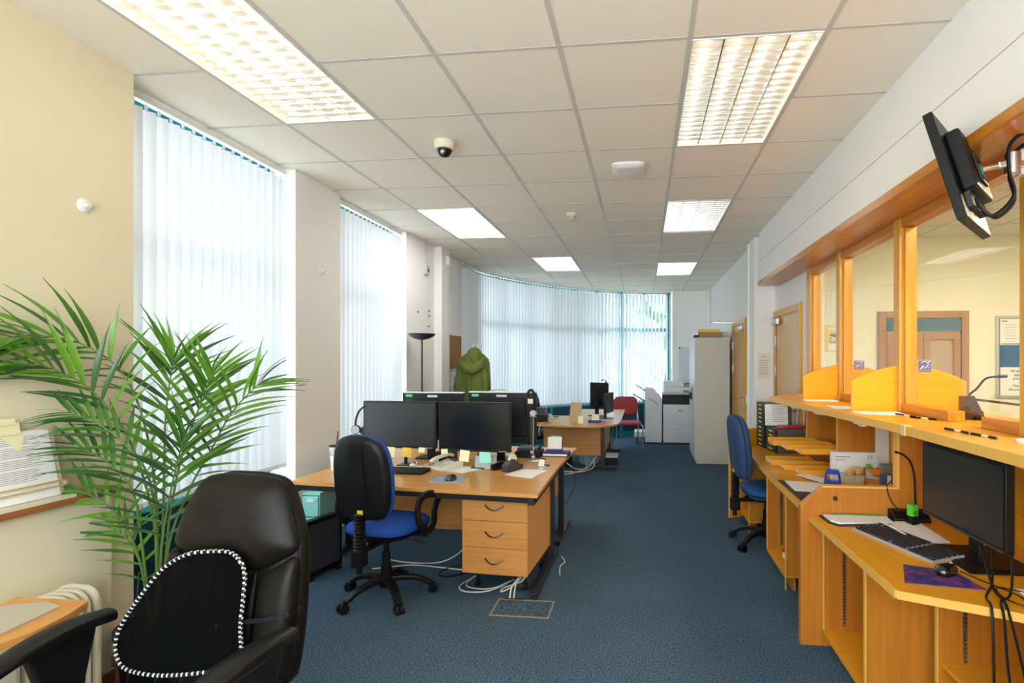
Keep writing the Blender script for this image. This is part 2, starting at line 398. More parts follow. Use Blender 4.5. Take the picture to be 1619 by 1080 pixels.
# public room door: brown frame, two glazed leaves
d3 = struct(MB().box(2.74, 2.82, 6.55, 6.6, 0, 2.13).box(3.64, 3.72, 6.55, 6.6, 0, 2.13).box(2.82, 3.64, 6.55, 6.6, 2.05, 2.13).build('door_3', mat('varnished door frame', (.42, .20, .05), .4, var=.15, scale=8), bevel=.004))
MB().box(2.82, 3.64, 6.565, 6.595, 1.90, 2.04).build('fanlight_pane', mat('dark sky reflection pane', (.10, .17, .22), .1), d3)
for a, b in ((2.83, 3.225), (3.235, 3.63)):
    lf = MB().box(a, a+.07, 6.56, 6.60, .02, 1.88).box(b-.07, b, 6.56, 6.60, .02, 1.88).box(a+.07, b-.07, 6.56, 6.60, 1.80, 1.88).box(a+.07, b-.07, 6.56, 6.60, .02, .25).build('door_leaf', MATS['varnished door frame'], d3)
    B(a+.07, b-.07, 6.585, 6.597, .25, 1.80).build('door_pane', mat('brown tinted pane', (.48, .33, .20), .15), lf)

# windows ---------------------------------------------------------
def outer_window(n, y0, y1):
    x = -2.86
    w_ = MB().box(x-.03, x+.03, y0, y0+.05, .05, 3.03).box(x-.03, x+.03, y1-.05, y1, .05, 3.03)
    w_.box(x-.03, x+.03, y0+.05, y1-.05, .05, .12).box(x-.03, x+.03, y0+.05, y1-.05, 2.96, 3.03)
    w_.box(x-.03, x+.03, y0+.05, y1-.05, .68, .76).box(x-.03, x+.03, y0+.05, y1-.05, 2.18, 2.26)
    o = struct(w_.build('window_%d' % n, tealm))
    B(x-.01, x+.005, y0+.05, y1-.05, .12, .68).build('spandrel_panel', tealdk, o)
    for a, b in ((.76, 2.18), (2.26, 2.96)): B(x-.004, x+.004, y0+.05, y1-.05, a, b).build('pane', winglass, o)
    return o
outer_window(1, 2.41, 3.76)
outer_window(2, 4.36, 5.70)
struct(B(-2.95, -2.80, 2.35, 5.75, 0, .05).build('trim_2', white))
# curved window wall at the end
PT = [(-2.62, 7.50), (-2.575, 8.164), (-2.36, 8.80), (-2.024, 9.42), (-1.65, 9.93), (-1.26, 10.32), (-.855, 10.62), (-.41, 10.86), (.065, 11.03), (.56, 11.12)]
def offset_path(P, d):
    out = []
    for i, p in enumerate(P):
        a = Vector(P[max(i-1, 0)]); b = Vector(P[min(i+1, len(P)-1)]); t = (b-a).normalized(); nrm = Vector((-t.y, t.x))
        out.append(Vector(p)+nrm*d)
    return out
OW = offset_path(PT, .16)[1:]
w3o = MB()
for i, p in enumerate(OW):
    a = OW[max(i-1, 0)]; b = OW[min(i+1, len(OW)-1)]; ang = math.atan2(b.y-a.y, b.x-a.x); wd = .085 if i in (0, 6, 8) else .05
    w3o.obox((p.x, p.y, 1.52), (wd, .09, 3.0), (0, 0, ang))
win3 = struct(w3o.build('window_3', tealm))
for a, b in zip(OW[:-1], OW[1:]):
    c = (a+b)/2; L_ = (b-a).length-.03; ang = math.atan2(b.y-a.y, b.x-a.x)
    m_ = MB()
    for z0, z1 in ((0, .10), (.66, .74), (2.16, 2.24), (2.95, 3.03)): m_.obox((0, 0, (z0+z1)/2), (L_, .06, z1-z0))
    m_.build('transom', tealm, win3).location = (0, 0, 0)
    o = win3.children[-1]; 
    for ch in win3.children:
        if ch.name.startswith('transom') and ch.location.length == 0: ch.location = (c.x, c.y, 0); ch.rotation_euler.z = ang
    q = MB().obox((0, 0, .38), (L_, .02, .56)).build('spandrel_panel', tealdk, win3); q.location = (c.x, c.y, 0); q.rotation_euler.z = ang
    for z0, z1 in ((.74, 2.16), (2.24, 2.95)):
        q = MB().obox((0, 0, (z0+z1)/2), (L_, .008, z1-z0)).build('pane', winglass, win3); q.location = (c.x, c.y, 0); q.rotation_euler.z = ang
    dots = MB()
    k = -L_/2+.06
    while k < L_/2-.05:
        dots.obox((k, -.006, 1.12), (.035, .002, .03)); dots.obox((k, -.006, .98), (.035, .002, .03)); k += .1
    q = dots.build('frosted_marks', whitep, win3); q['kind'] = 'stuff'; q.location = (c.x, c.y, 0); q.rotation_euler.z = ang

# outside: paving, hedge and trees seen faintly through the blinds
pv = struct(B(-30, 30, -2, 45, -.6, -.4).build('ground', mat('grey paving', (.32, .32, .30), .9, var=.2, scale=3)))
leafm = mat('tree foliage', (.34, .42, .28), .8, var=.5, scale=4)
random.seed(3)
def tree(x, y, h, r, label):
    t = thing('tree', label, 'tree', (x, y, -.4), 0)
    MB().tube([(0,0,0), (.1,0,h*.3), (0,.1,h*.6)], [.22, .17, .1], 8).build('trunk', mat('bark', (.10, .07, .05), .9), t)
    m = MB()
    for i in range(26):
        a = random.uniform(0, 2*PI); q = random.random()**.5*r; z = h*random.uniform(.3, 1)
        m.sph((q*math.cos(a), q*math.sin(a), z), random.uniform(.25, .5)*r, 8, 5)
    m.build('crown', leafm, t)
tree(-3.5, 20, 5.5, 2.0, 'leafy green tree outside behind the middle of the curved window')
tree(1.0, 23, 6, 2.3, 'leafy green tree outside behind the right end of the curved window')

# blinds ------------------------------------------------------------
def slat_mesh(w_, h, m, bow=.008):
    n = 4; M_ = MB(); vs = []
    for z in (0, -h):
        for i in range(n+1):
            t = i/n-.5; vs.append((t*w_, bow*(1-4*t*t), z))
    M_.add(vs, [(i, i+1, n+2+i, n+1+i) for i in range(n)])
    # bottom weight
    M_.box(-w_/2+.004, w_/2-.004, -.0015, .0015, -h-.001, -h+.03)
    # hanger neck
    M_.box(-.008, .008, -.001, .001, 0, .03)
    return M_.mesh('slat', m)
def straight_blind(label, y0, y1, x, ang, n):
    t = thing('vertical_blind', label, 'window blind', (x, y0, 2.99), 0, None)
    B(-.022, .022, 0, y1-y0, -.035, -.001).build('headrail', whitep, t, bevel=.003)
    sm = slat_mesh(.089, 2.17, blindw)
    for i in range(n):
        y = .04+(y1-y0-.08)*i/(n-1)
        link(sm, 'slat', t, (0, y, -.068), (0, 0, R(90)-ang+random.uniform(-.05, .05)))
    MB().tube([(0.02, y1-y0-.03, -.03), (.02, y1-y0-.03, -2.0)], .0015, 5).build('control_chain', whitep, t)
    return t
straight_blind('tall white vertical blind closest to the palm', 2.425, 3.745, -2.70, R(24), 17)
straight_blind('tall white vertical blind behind the floor lamp and left monitor', 4.375, 5.685, -2.70, R(24), 17)
cb = thing('vertical_blind', 'long curved pale blue vertical blind across the end of the room', 'window blind', (0, 0, 0))
SP = spl([(x, y, 2.972) for x, y in PT], 10)
MB().flat(SP, .044, .034).build('headrail', whitep, cb)
smc = slat_mesh(.089, 2.22, blindc)
acc = 0; last = SP[0]; nxt = .04; tot = sum((b-a).length for a, b in zip(SP[:-1], SP[1:])); run = 0
for a, b in zip(SP[:-1], SP[1:]):
    L_ = (b-a).length
    while nxt <= run+L_:
        p = a.lerp(b, (nxt-run)/L_); ang = math.atan2(b.y-a.y, b.x-a.x); f = nxt/tot
        ab = 62-30*f/.42 if f < .42 else 32+30*(f-.42)/.58
        link(smc, 'slat', cb, (p.x, p.y, 2.92), (0, 0, R(ab)+random.uniform(-.04, .04))); nxt += .0765
    run += L_

# luminaires ---------------------------------------------------------
def luminaire(ci, y0, kind, label):
    t = thing('ceiling_light', label, 'ceiling light', (XG[ci]+.298, y0+.61, 3.0), 0)
    W, L_ = .286, .597
    if kind == 2:
        fr = MB().box(-W, W, -L_, -L_+.012, -.004, .03).box(-W, W, L_-.012, L_, -.004, .03).box(-W, -W+.012, -L_+.012, L_-.012, -.004, .03).box(W-.012, W, -L_+.012, L_-.012, -.004, .03)
        fr.build('frame', lampoff, t); B(-W+.012, W-.012, -L_+.012, L_-.012, .0, .008).build('diffuser', panelm, t)
        B(-W, W, -L_, L_, .03, .04).build('back_tray', lampoff, t); return t
    b = MB().box(-W, W, -L_, L_, .050, .054).box(-W, -W+.006, -L_, L_, -.003, .05).box(W-.006, W, -L_, L_, -.003, .05).box(-W+.006, W-.006, -L_, -L_+.006, -.003, .05).box(-W+.006, W-.006, L_-.006, L_, -.003, .05)
    b.build('tray', lampoff, t)
    tube_me = MB().cyl((0, -L_+.03, .036), (0, L_-.03, .036), .0125, n=10).mesh('fluorescent_tube', tubem if kind else tubew)
    for k in range(4): link(tube_me, 'fluorescent_tube', t, (-W+W*2*(k+.5)/4, 0, 0))
    lb = MB().yprism([(-L_+.007, 0), (L_-.007, 0), (L_-.007, .022), (-L_+.007, .022)], -.0035, .0035).mesh('long_louvre', alu)
    for k in range(1, 4): link(lb, 'long_louvre', t, (-W+W*2*k/4, 0, 0))
    cbm = MB().yprism([(-.0012, 0), (.0012, 0), (.005, .020), (-.005, .020)], -W+.007, W-.007).mesh('cross_louvre', alu)
    for k in range(1, 18): link(cbm, 'cross_louvre', t, (0, -L_+2*L_*k/18, .0005))
    return t
names = ['long louvred ceiling light nearest the left wall', 'large louvred ceiling light nearest the glass screen', 'flat bright white led ceiling panel near the left windows', 'louvred ceiling light second in the row along the glass screen', 'louvred ceiling light close to the curved window', 'farthest louvred ceiling light above the metal cupboard', 'louvred ceiling light behind the viewpoint on the left', 'louvred ceiling light behind the viewpoint on the right']
for (ci, y0, kind), nm in zip(LUM, names): luminaire(ci, y0, kind, nm)
for i, (x, y) in enumerate(((2.6, 1.6), (3.6, 4.2))):  # out-of-view panels added to light the public room
    t = thing('ceiling_light', ['led ceiling panel over the public side near the counter', 'led ceiling panel over the public side near the brown door'][i], 'ceiling light', (x, y, 3.0))
    B(-.29, .29, -.59, .59, -.006, .006).build('frame', lampoff, t); B(-.275, .275, -.575, .575, -.012, -.0062).build('diffuser', pubm, t)

# ceiling fittings ---------------------------------------------------
t = thing('dome_camera', 'cream dome security camera with dark lens on the ceiling', 'camera', (-1.31, 3.40, 3.007))
MB().lathe([(.0, 0), (.066, 0), (.070, -.010), (.066, -.048), (.060, -.056), (.0, -.056)], n=28).build('housing', creamp, t, smooth=True)
MB().lathe([(.046, -.052), (.045, -.070), (.034, -.092), (.015, -.102), (.001, -.104)], n=24).build('dome', blackp, t, smooth=True)
MB().sph((.0, -.03, -.078), .018).build('lens', steel, t, smooth=True)
t = thing('wireless_access_point', 'flat white square access point on the ceiling', 'access point', (-.11, 4.0, 3.007))
MB().pad(rrect(.24, .24, .05), [(-.001, 0), (-.018, 0), (-.034, .02), (-.038, .06)], 'Z').build('housing', whitep, t, smooth=True)
def detector(x, y, label, z=3.007):
    t = thing('smoke_detector', label, 'smoke detector', (x, y, z))
    MB().lathe([(0, 0), (.052, 0), (.052, -.018), (.046, -.022), (0, -.022)], n=24).build('base', creamp, t, smooth=True)
    MB().lathe([(.044, -.022), (.044, -.03), (.036, -.034), (.036, -.052), (.028, -.060), (.0, -.062)], n=24).build('sensor_cap', creamp, t, smooth=True)
    m = MB()
    for k in range(10): a = 2*PI*k/10; m.obox((.037*math.cos(a), .037*math.sin(a), -.043), (.003, .008, .012), (0, 0, a))
    m.build('vents', darkg, t)
detector(-.70, 5.19, 'cream smoke detector in the middle of the office ceiling')
detector(3.86, 5.75, 'cream smoke detector beyond the glass screen')
for i, (x, y) in enumerate([(-2.10, 7.35), (-1.80, 8.35), (-1.30, 9.05), (-.80, 9.72), (-.12, 10.25)]):
    t = thing('downlight', ['small round downlight first from the left along the curved blind', 'small round downlight second from the left along the curved blind', 'small round downlight third from the left along the curved blind', 'small round downlight fourth from the left along the curved blind', 'small round downlight nearest the far right of the curved blind'][i], 'downlight', (x, y, 3.007), 0, 'downlights along the curved window')
    MB().lathe([(.03, .0), (.045, 0), (.045, -.006), (.034, -.008), (.03, -.002)], n=20).build('trim_ring', steel, t, smooth=True)
    MB().lathe([(0, 0), (.032, 0), (.030, -.003), (0, -.004)], n=16).build('bulb_face', darkg, t)

# ================================================================ LEFT SIDE
sh = tag(MB().pad([(-2.554, -.9), (-2.425, -.9), (-2.400, -.88), (-2.400, 2.20), (-2.408, 2.222), (-2.43, 2.232), (-2.554, 2.20)], [(.945, .004), (.950, 0), (.966, 0), (.972, .005)], 'Z').build('wall_shelf', brownw, smooth=False), 'narrow brown wooden ledge along the left wall holding papers', 'shelf')
def wall_disc(x, y, z, label):
    t = thing('wall_hook', label, 'hook', (x, y, z))
    q = MB().lathe([(0, 0), (.032, 0), (.032, .006), (.022, .012), (0, .013)], n=24).build('disc', whitep, t, smooth=True); q.rotation_euler.y = R(90)
    q = MB().lathe([(.009, .01), (.009, .028), (.012, .032), (0, .034)], n=12).build('peg', whitep, t, smooth=True); q.rotation_euler.y = R(90)
wall_disc(-2.554, 2.17, 2.264, 'round cream wall disc on the cream wall above the palm')
wall_disc(-2.62, 4.08, 2.28, 'round white wall disc on the pier between the two tall blinds')
# copy holder with papers
t = thing('copy_holder', 'clear copy holder with cream bars leaning on the wall ledge', 'copy holder', (-2.455, 1.78, .973))
LT = R(-13)
q = MB().box(0, .008, -.25, .225, 0, .30).build('back_board', creamp, t); q.rotation_euler.y = LT
q = MB().box(.016, .022, -.25, .235, .045, .052).box(.016, .022, -.25, .235, .066, .073).box(.008, .022, .225, .235, .045, .073).build('line_bar', mat('pale brass plastic', (.55, .42, .16), .35), t); q.rotation_euler.y = LT
q = MB().box(.008, .055, -.25, .23, 0, .012).build('foot_lip', creamp, t)
q = MB().box(.008, .022, .02, .10, .285, .335).box(.002, .028, .03, .085, .325, .35).build('top_clip', palep, t); q.rotation_euler.y = LT
pp = thing('paper_stack', 'thick stack of printed pages on the copy holder', 'papers', (-2.455, 1.78, .973))
pp.rotation_euler.y = LT
B(.0085, .0145, -.23, .205, .012, .295).build('pages', paper, pp)
m = MB(); random.seed(5)
for k in range(26):
    z = .272-k*.0072
    if k in (5, 12, 18): continue
    m.box(.0145, .0150, -.02, .02+.15*random.uniform(.7, 1), z, z+.0022)
    m.box(.0145, .0150, -.21, -.05-random.uniform(0, .03), z, z+.0022)
q = m.build('printed_lines', inkg, pp)
st = MB().add([(.0152, .03, .285), (.0152, .115, .285), (.0152, .10, .23), (.0152, .085, .215)], [(0, 3, 2, 1)]).build('yellow_note', palep, pp)

# oil filled radiator
t = thing('oil_radiator', 'cream oil-filled column radiator under the wall ledge', 'radiator', (-2.33, 1.80, 0))
fin = MB().pad(rrect(.20, .50, .07, 6, 0, .37), [(-.0075, .006), (-.005, 0), (.005, 0), (.0075, .006)], 'Y')
fm = fin.mesh('fin', creamp)
for p_ in fm.polygons: p_.use_smooth = False
for k in range(9): link(fm, 'fin', t, (-.0, .118-.031*k, 0))
MB().pad(rrect(.205, .52, .07, 6, 0, .365), [(.140, .004), (.145, 0), (.160, 0), (.168, .012)], 'Y').build('end_panel', creamp, t, smooth=True)
MB().cyl((0, -.15, .2), (0, .16, .2), .03).cyl((0, -.15, .50), (0, .16, .50), .03).build('manifold', creamp, t, smooth=True)
for y in (-.12, .12):
    MB().box(-.11, .11, y-.012, y+.012, .075, .10).build('foot_bar', creamp, t)
    MB().cyl((-.1, y-.015, .04), (-.1, y+.015, .04), .04).cyl((.1, y-.015, .04), (.1, y+.015, .04), .04).build('castor', blackp, t, smooth=True)

# foreground desk with glass
desk = thing('corner_desk', 'beech desk with a curved edge and a glass sheet at bottom left', 'desk', (-2.1, 1.3, 0))
edge = spl([(.165, .36, 0), (.20, .27, 0), (.215, .17, 0), (.20, .08, 0), (.19, .0, 0), (.22, -.10, 0), (.33, -.19, 0), (.42, -.30, 0), (.44, -.6, 0)], 5)
poly = [(-.12, .30), (-.12, -1.4), (.44, -1.4)] + [(p.x, p.y) for p in reversed(edge)] + [(-.10, .36)]
poly = [(-.12, .36), (-.12, -1.4), (.44, -1.4)] + [(p.x, p.y) for p in reversed(edge)]
MB().prism(poly, .685, .71).build('desk_top', beechy, desk, bevel=.002)
for x, y in ((-.02, .2), (-.02, -1.2), (.15, -1.2)): MB().box(x-.02, x+.02, y-.02, y+.02, 0, .685).build('leg', blackm, desk)
gs = tag(MB().prism([(-2.19, 1.57), (-2.19, .9), (-1.95, .9), (-1.95, 1.40), (-1.975, 1.60), (-2.06, 1.625)], .7105, .7165).build('glass_sheet', mat('glass desk sheet', (.50, .46, .36), .10, spec=.6)), 'greenish glass sheet lying on the beech desk at bottom left', 'glass')

# executive chair (front faces -y in local space)
ch = thing('executive_chair', 'high-backed black leather executive chair in the foreground', 'chair', (-1.37, 1.36, 0), R(-4))
def lean(p):           # recline: y grows with height
    x, y, z = p; return (x, y+.16*(z-.5)+.10*max(0, z-.95)**2, z)
def prof(z, pts):
    for (z0, w0), (z1, w1) in zip(pts[:-1], pts[1:]):
        if z0 <= z <= z1: u = (z-z0)/(z1-z0); u = u*u*(3-2*u)*.5+u*.5; return w0+(w1-w0)*u
    return pts[-1][1]
WP = [(.50, .25), (.62, .262), (.80, .258), (.95, .243), (1.06, .208), (1.12, .178), (1.16, .13), (1.172, .05)]
def shell(zs, front, back, inset_front, name, m, parent, ws=1.0, dome=0):
    """closed body made from horizontal rings; front/back are y offsets, rounded edges"""
    M_ = MB(); vs = []; N = 20
    for z in zs:
        w_ = prof(z, WP)*ws; f = front(z); bk = back(z); ring = []
        for k in range(N):
            a = 2*PI*k/N; cx = math.copysign(abs(math.cos(a))**.45, math.cos(a)); sy = math.copysign(abs(math.sin(a))**.6, math.sin(a))
            y = (f+bk)/2+(bk-f)/2*sy
            if sy < 0: y -= dome*(1-abs(cx)**2)*-1*0
            ring.append(lean((w_*cx, y, z)))
        vs += ring
    m_ = len(zs)
    M_.add(vs, [(i*N+k, i*N+(k+1)%N, (i+1)*N+(k+1)%N, (i+1)*N+k) for i in range(m_-1) for k in range(N)]+[list(range(N))[::-1], list(range((m_-1)*N, m_*N))])
    return M_.build(name, m, parent, smooth=True, sub=1)
base_f = .16
shell([.46, .5, .58, .68, .78, .88, .96, 1.03, 1.09, 1.13, 1.155, 1.168, 1.172], lambda z: base_f+.035+(.02 if z > 1.15 else 0), lambda z: base_f+.125-.03*max(0, (z-.95)/.22)-(.03 if z > 1.16 else 0), 0, 'backrest', leather, ch)
# headrest pad and lower back pads (front, separated by a seam)
def front_pad(outline, y0, bulge, name, m=leather):
    n = len(outline); cx = sum(p[0] for p in outline)/n; cz = sum(p[1] for p in outline)/n; M_ = MB(); vs = []
    for s_, d in ((1, .03), (1, 0), (.96, -.010*1.0), (.85, -bulge*.62), (.6, -bulge*.92), (.3, -bulge)):
        for x, z in outline: vs.append(lean((cx+(x-cx)*s_, y0+d, cz+(z-cz)*s_)))
    M_.add(vs, [(i*n+k, i*n+(k+1)%n, (i+1)*n+(k+1)%n, (i+1)*n+k) for i in range(5) for k in range(n)]+[list(range(n))[::-1], list(range(5*n, 6*n))])
    return M_.build(name, m, ch, smooth=True, sub=1)
hp = [(p.x, p.z) for p in spl([(-.235, 0, .925), (-.225, 0, 1.0), (-.19, 0, 1.09), (-.155, 0, 1.145), (-.10, 0, 1.165), (0, 0, 1.17), (.10, 0, 1.165), (.155, 0, 1.145), (.19, 0, 1.09), (.225, 0, 1.0), (.238, 0, .935), (.17, 0, .895), (.10, 0, .865), (0, 0, .90), (-.10, 0, .90), (-.17, 0, .90)], 3)]
front_pad(hp, base_f+.035, .045, 'headrest_pad')
sd = [(p.x, p.z) for p in spl([(.115, 0, .852), (.175, 0, .885), (.238, 0, .918), (.25, 0, .80), (.252, 0, .68), (.245, 0, .56), (.19, 0, .53), (.13, 0, .56), (.11, 0, .70)], 3)]
front_pad(sd, base_f+.035, .032, 'right_bolster')
front_pad([(-x, z) for x, z in reversed(sd)], base_f+.035, .032, 'left_bolster')
for k in range(4):
    x0 = -.10+.0525*k; front_pad([(x0+px_, z_) for px_, z_ in rrect(.052, .34, .015, 2, .026, .70)], base_f+.035, .018, 'back_channel')
# piping
side = [lean((.243*prof(z, WP)/.258+.006, base_f+.072, z)) for z in (.55, .65, .75, .85, .95, 1.02, 1.08, 1.12, 1.15)]
MB().tube(side, .0025, 6).build('piping', leather, ch, smooth=True)
side = [lean((.243*prof(z, WP)/.258-.001, base_f+.050, z)) for z in (.55, .65, .75, .85, .95, 1.02, 1.08, 1.12, 1.15)]
MB().tube(side, .0025, 6).build('piping', leather, ch, smooth=True)
# seat
MB().pad(rrect(.52, .50, .10, 6, 0, -.06), [(.40, .03), (.42, 0), (.48, 0), (.51, .02), (.525, .08), (.528, .16)], 'Z').build('seat', leather, ch, smooth=True, sub=1)
# arms
for sx in (-1, 1):
    x = sx*.325
    a = spl([(x, .13, .745), (x, .02, .757), (x-.01*sx, -.10, .752), (x-.02*sx, -.20, .728)], 4)
    n_ = len(a); wd = [.045+.040*math.sin(PI*(.12+.76*i/(n_-1))) for i in range(n_)]
    M_ = MB(); N = 12; vs = []
    for p, w_ in zip(a, wd):
        for k in range(N):
            q = 2*PI*k/N; vs.append((p.x+w_/2*math.copysign(abs(math.cos(q))**.7, math.cos(q))*1.0, p.y, p.z+.020*math.copysign(abs(math.sin(q))**.8, math.sin(q))))
    M_.add(vs, [(i*N+k, i*N+(k+1)%N, (i+1)*N+(k+1)%N, (i+1)*N+k) for i in range(n_-1) for k in range(N)]+[list(range(N))[::-1], list(range((n_-1)*N, n_*N))])
    arm = M_.build('armrest', blackp, ch, smooth=True)
    MB().yprism([(-.10, .735), (.08, .735), (.05, .60), (.03, .43), (-.08, .43), (-.06, .60)], x-.018, x+.018).box(min(x, sx*.24), max(x, sx*.24), -.08, .03, .415, .435).build('arm_upright', blackp, arm, bevel=.008)
MB().cyl((0, -.03, .12), (0, -.03, .40), .028).cyl((0, -.03, .10), (0, -.03, .25), .04).build('gas_column', blackp, ch, smooth=True)
def star_base(parent, m, r=.30, a0=0, hub=(0, 0), angs=None):
    hb = MB().lathe([(0, .075), (.045, .075), (.05, .10), (.042, .135), (.03, .14), (0, .14)], (hub[0], hub[1], 0), 20).build('base_hub', m, parent, smooth=True)
    leg = MB(); pts = spl([(.02, 0, .118), (.10, 0, .122), (.20, 0, .105), (r-.03, 0, .075), (r, 0, .062)], 4)
    leg.flat(pts, [.060-.020*i/(len(pts)-1) for i in range(len(pts))], [.034-.010*i/(len(pts)-1) for i in range(len(pts))])
    lm = leg.mesh('base_leg', m)
    for p_ in lm.polygons: p_.use_smooth = False
    cm = MB().cyl((r-.0, 0, .045), (r, 0, .07), .008, n=8)
    cm.cyl((r+.012, -.026, .026), (r+.012, -.006, .029), .029, n=18).cyl((r+.012, .006, .026), (r+.012, .026, .029), .029, n=18)
    cm.box(r-.012, r+.022, -.024, .024, .040, .056)
    cme = cm.mesh('castor', m)
    for k in range(5):
        a = a0+2*PI*k/5
        l = link(lm, 'base_leg', parent, (hub[0], hub[1], 0), (0, 0, a)); b = l.modifiers.new('b', 'BEVEL'); b.width = .007; b.segments = 2
        link(cme, 'castor', parent, (hub[0], hub[1], 0), (0, 0, a))
star_base(ch, blackp, .31, .3, (0, -.03))
# lumbar support: mesh panel with striped rope edge and a strap
ls = thing('lumbar_support', 'black mesh lumbar cushion with striped rope edge strapped to the leather chair', 'cushion', (0, 0, 0))
LW = [(-1.312, .60), (-1.315, .68), (-1.304, .759), (-1.295, .85), (-1.315, .895), (-1.362, .918), (-1.439, .917), (-1.512, .905), (-1.584, .863), (-1.643, .794), (-1.71, .698), (-1.743, .629), (-1.743, .569), (-1.71, .524), (-1.621, .50), (-1.5, .50), (-1.38, .53)]
def ly(x, z): return 1.49+.12*(z-.5)-.03*math.sin(PI*min(1, max(0, (x+1.75)/.45)))
LW = [(x*ly(x, z)/1.6, 1.55+(z-1.55)*ly(x, z)/1.6) for x, z in LW]
loop = spl([(x, ly(x, z), z) for x, z in LW]+[(LW[0][0], ly(*LW[0]), LW[0][1])], 5)[:-1]
rope = MB(); N = 8; m_ = len(loop); Lp = [Vector(p) for p in loop]
# two-coloured twisted rope
dense = []
for i in range(m_):
    a, b = Lp[i], Lp[(i+1) % m_]; k = max(1, int((b-a).length/.0045))
    for j in range(k): dense.append(a.lerp(b, j/k))
rope.tube(dense, .0062, 8, closed=True)
ro = rope.build('rope_edge', [blackp, mat('white cord', (.7, .7, .68), .6)], ls, smooth=True)
for i, p_ in enumerate(ro.data.polygons):
    r_, k_ = divmod(i, 8); p_.material_index = 1 if ((r_ + k_*3//8) % 3 == 0) else 0
c0 = sum((p for p in Lp), Vector())/m_; pm = MB()
pm.add([tuple(p) for p in Lp]+[tuple(c0.lerp(p, .6)-Vector((0, .012, 0))) for p in Lp]+[tuple(c0-Vector((0, .016, 0)))], [(i, (i+1)%m_, m_+(i+1)%m_, m_+i) for i in range(m_)]+[(m_+i, m_+(i+1)%m_, 2*m_) for i in range(m_)])
meshm = bpy.data.materials.new('black mesh cloth'); meshm.use_nodes = True; t_ = meshm.node_tree; bs = t_.nodes['Principled BSDF']
bs.inputs['Base Color'].default_value = (.002, .002, .002, 1); bs.inputs['Roughness'].default_value = .9; bs.inputs['Specular IOR Level'].default_value = .06
tr_ = t_.nodes.new('ShaderNodeBsdfTransparent'); mx_ = t_.nodes.new('ShaderNodeMixShader'); mx_.inputs[0].default_value = .96
t_.links.new(tr_.outputs[0], mx_.inputs[1]); t_.links.new(bs.outputs[0], mx_.inputs[2]); t_.links.new(mx_.outputs[0], t_.nodes['Material Output'].inputs[0])
pm.build('mesh_panel', meshm, ls, smooth=True)
for dx in (-.02, .075, .16):
    MB().flat([(-1.57+dx, 1.475+.12*(z-.5), z) for z in (.53, .65, .77, .88)], .006, .003, (0, 1, 0)).build('support_rib', blackp, ls)
MB().flat([(-1.31, 1.50, .73), (-1.25, 1.527, .735), (-1.17, 1.535, .745), (-1.110, 1.56, .752), (-1.098, 1.64, .765)], .014, .003, (0, 1, 0)).build('strap', blackp, ls)

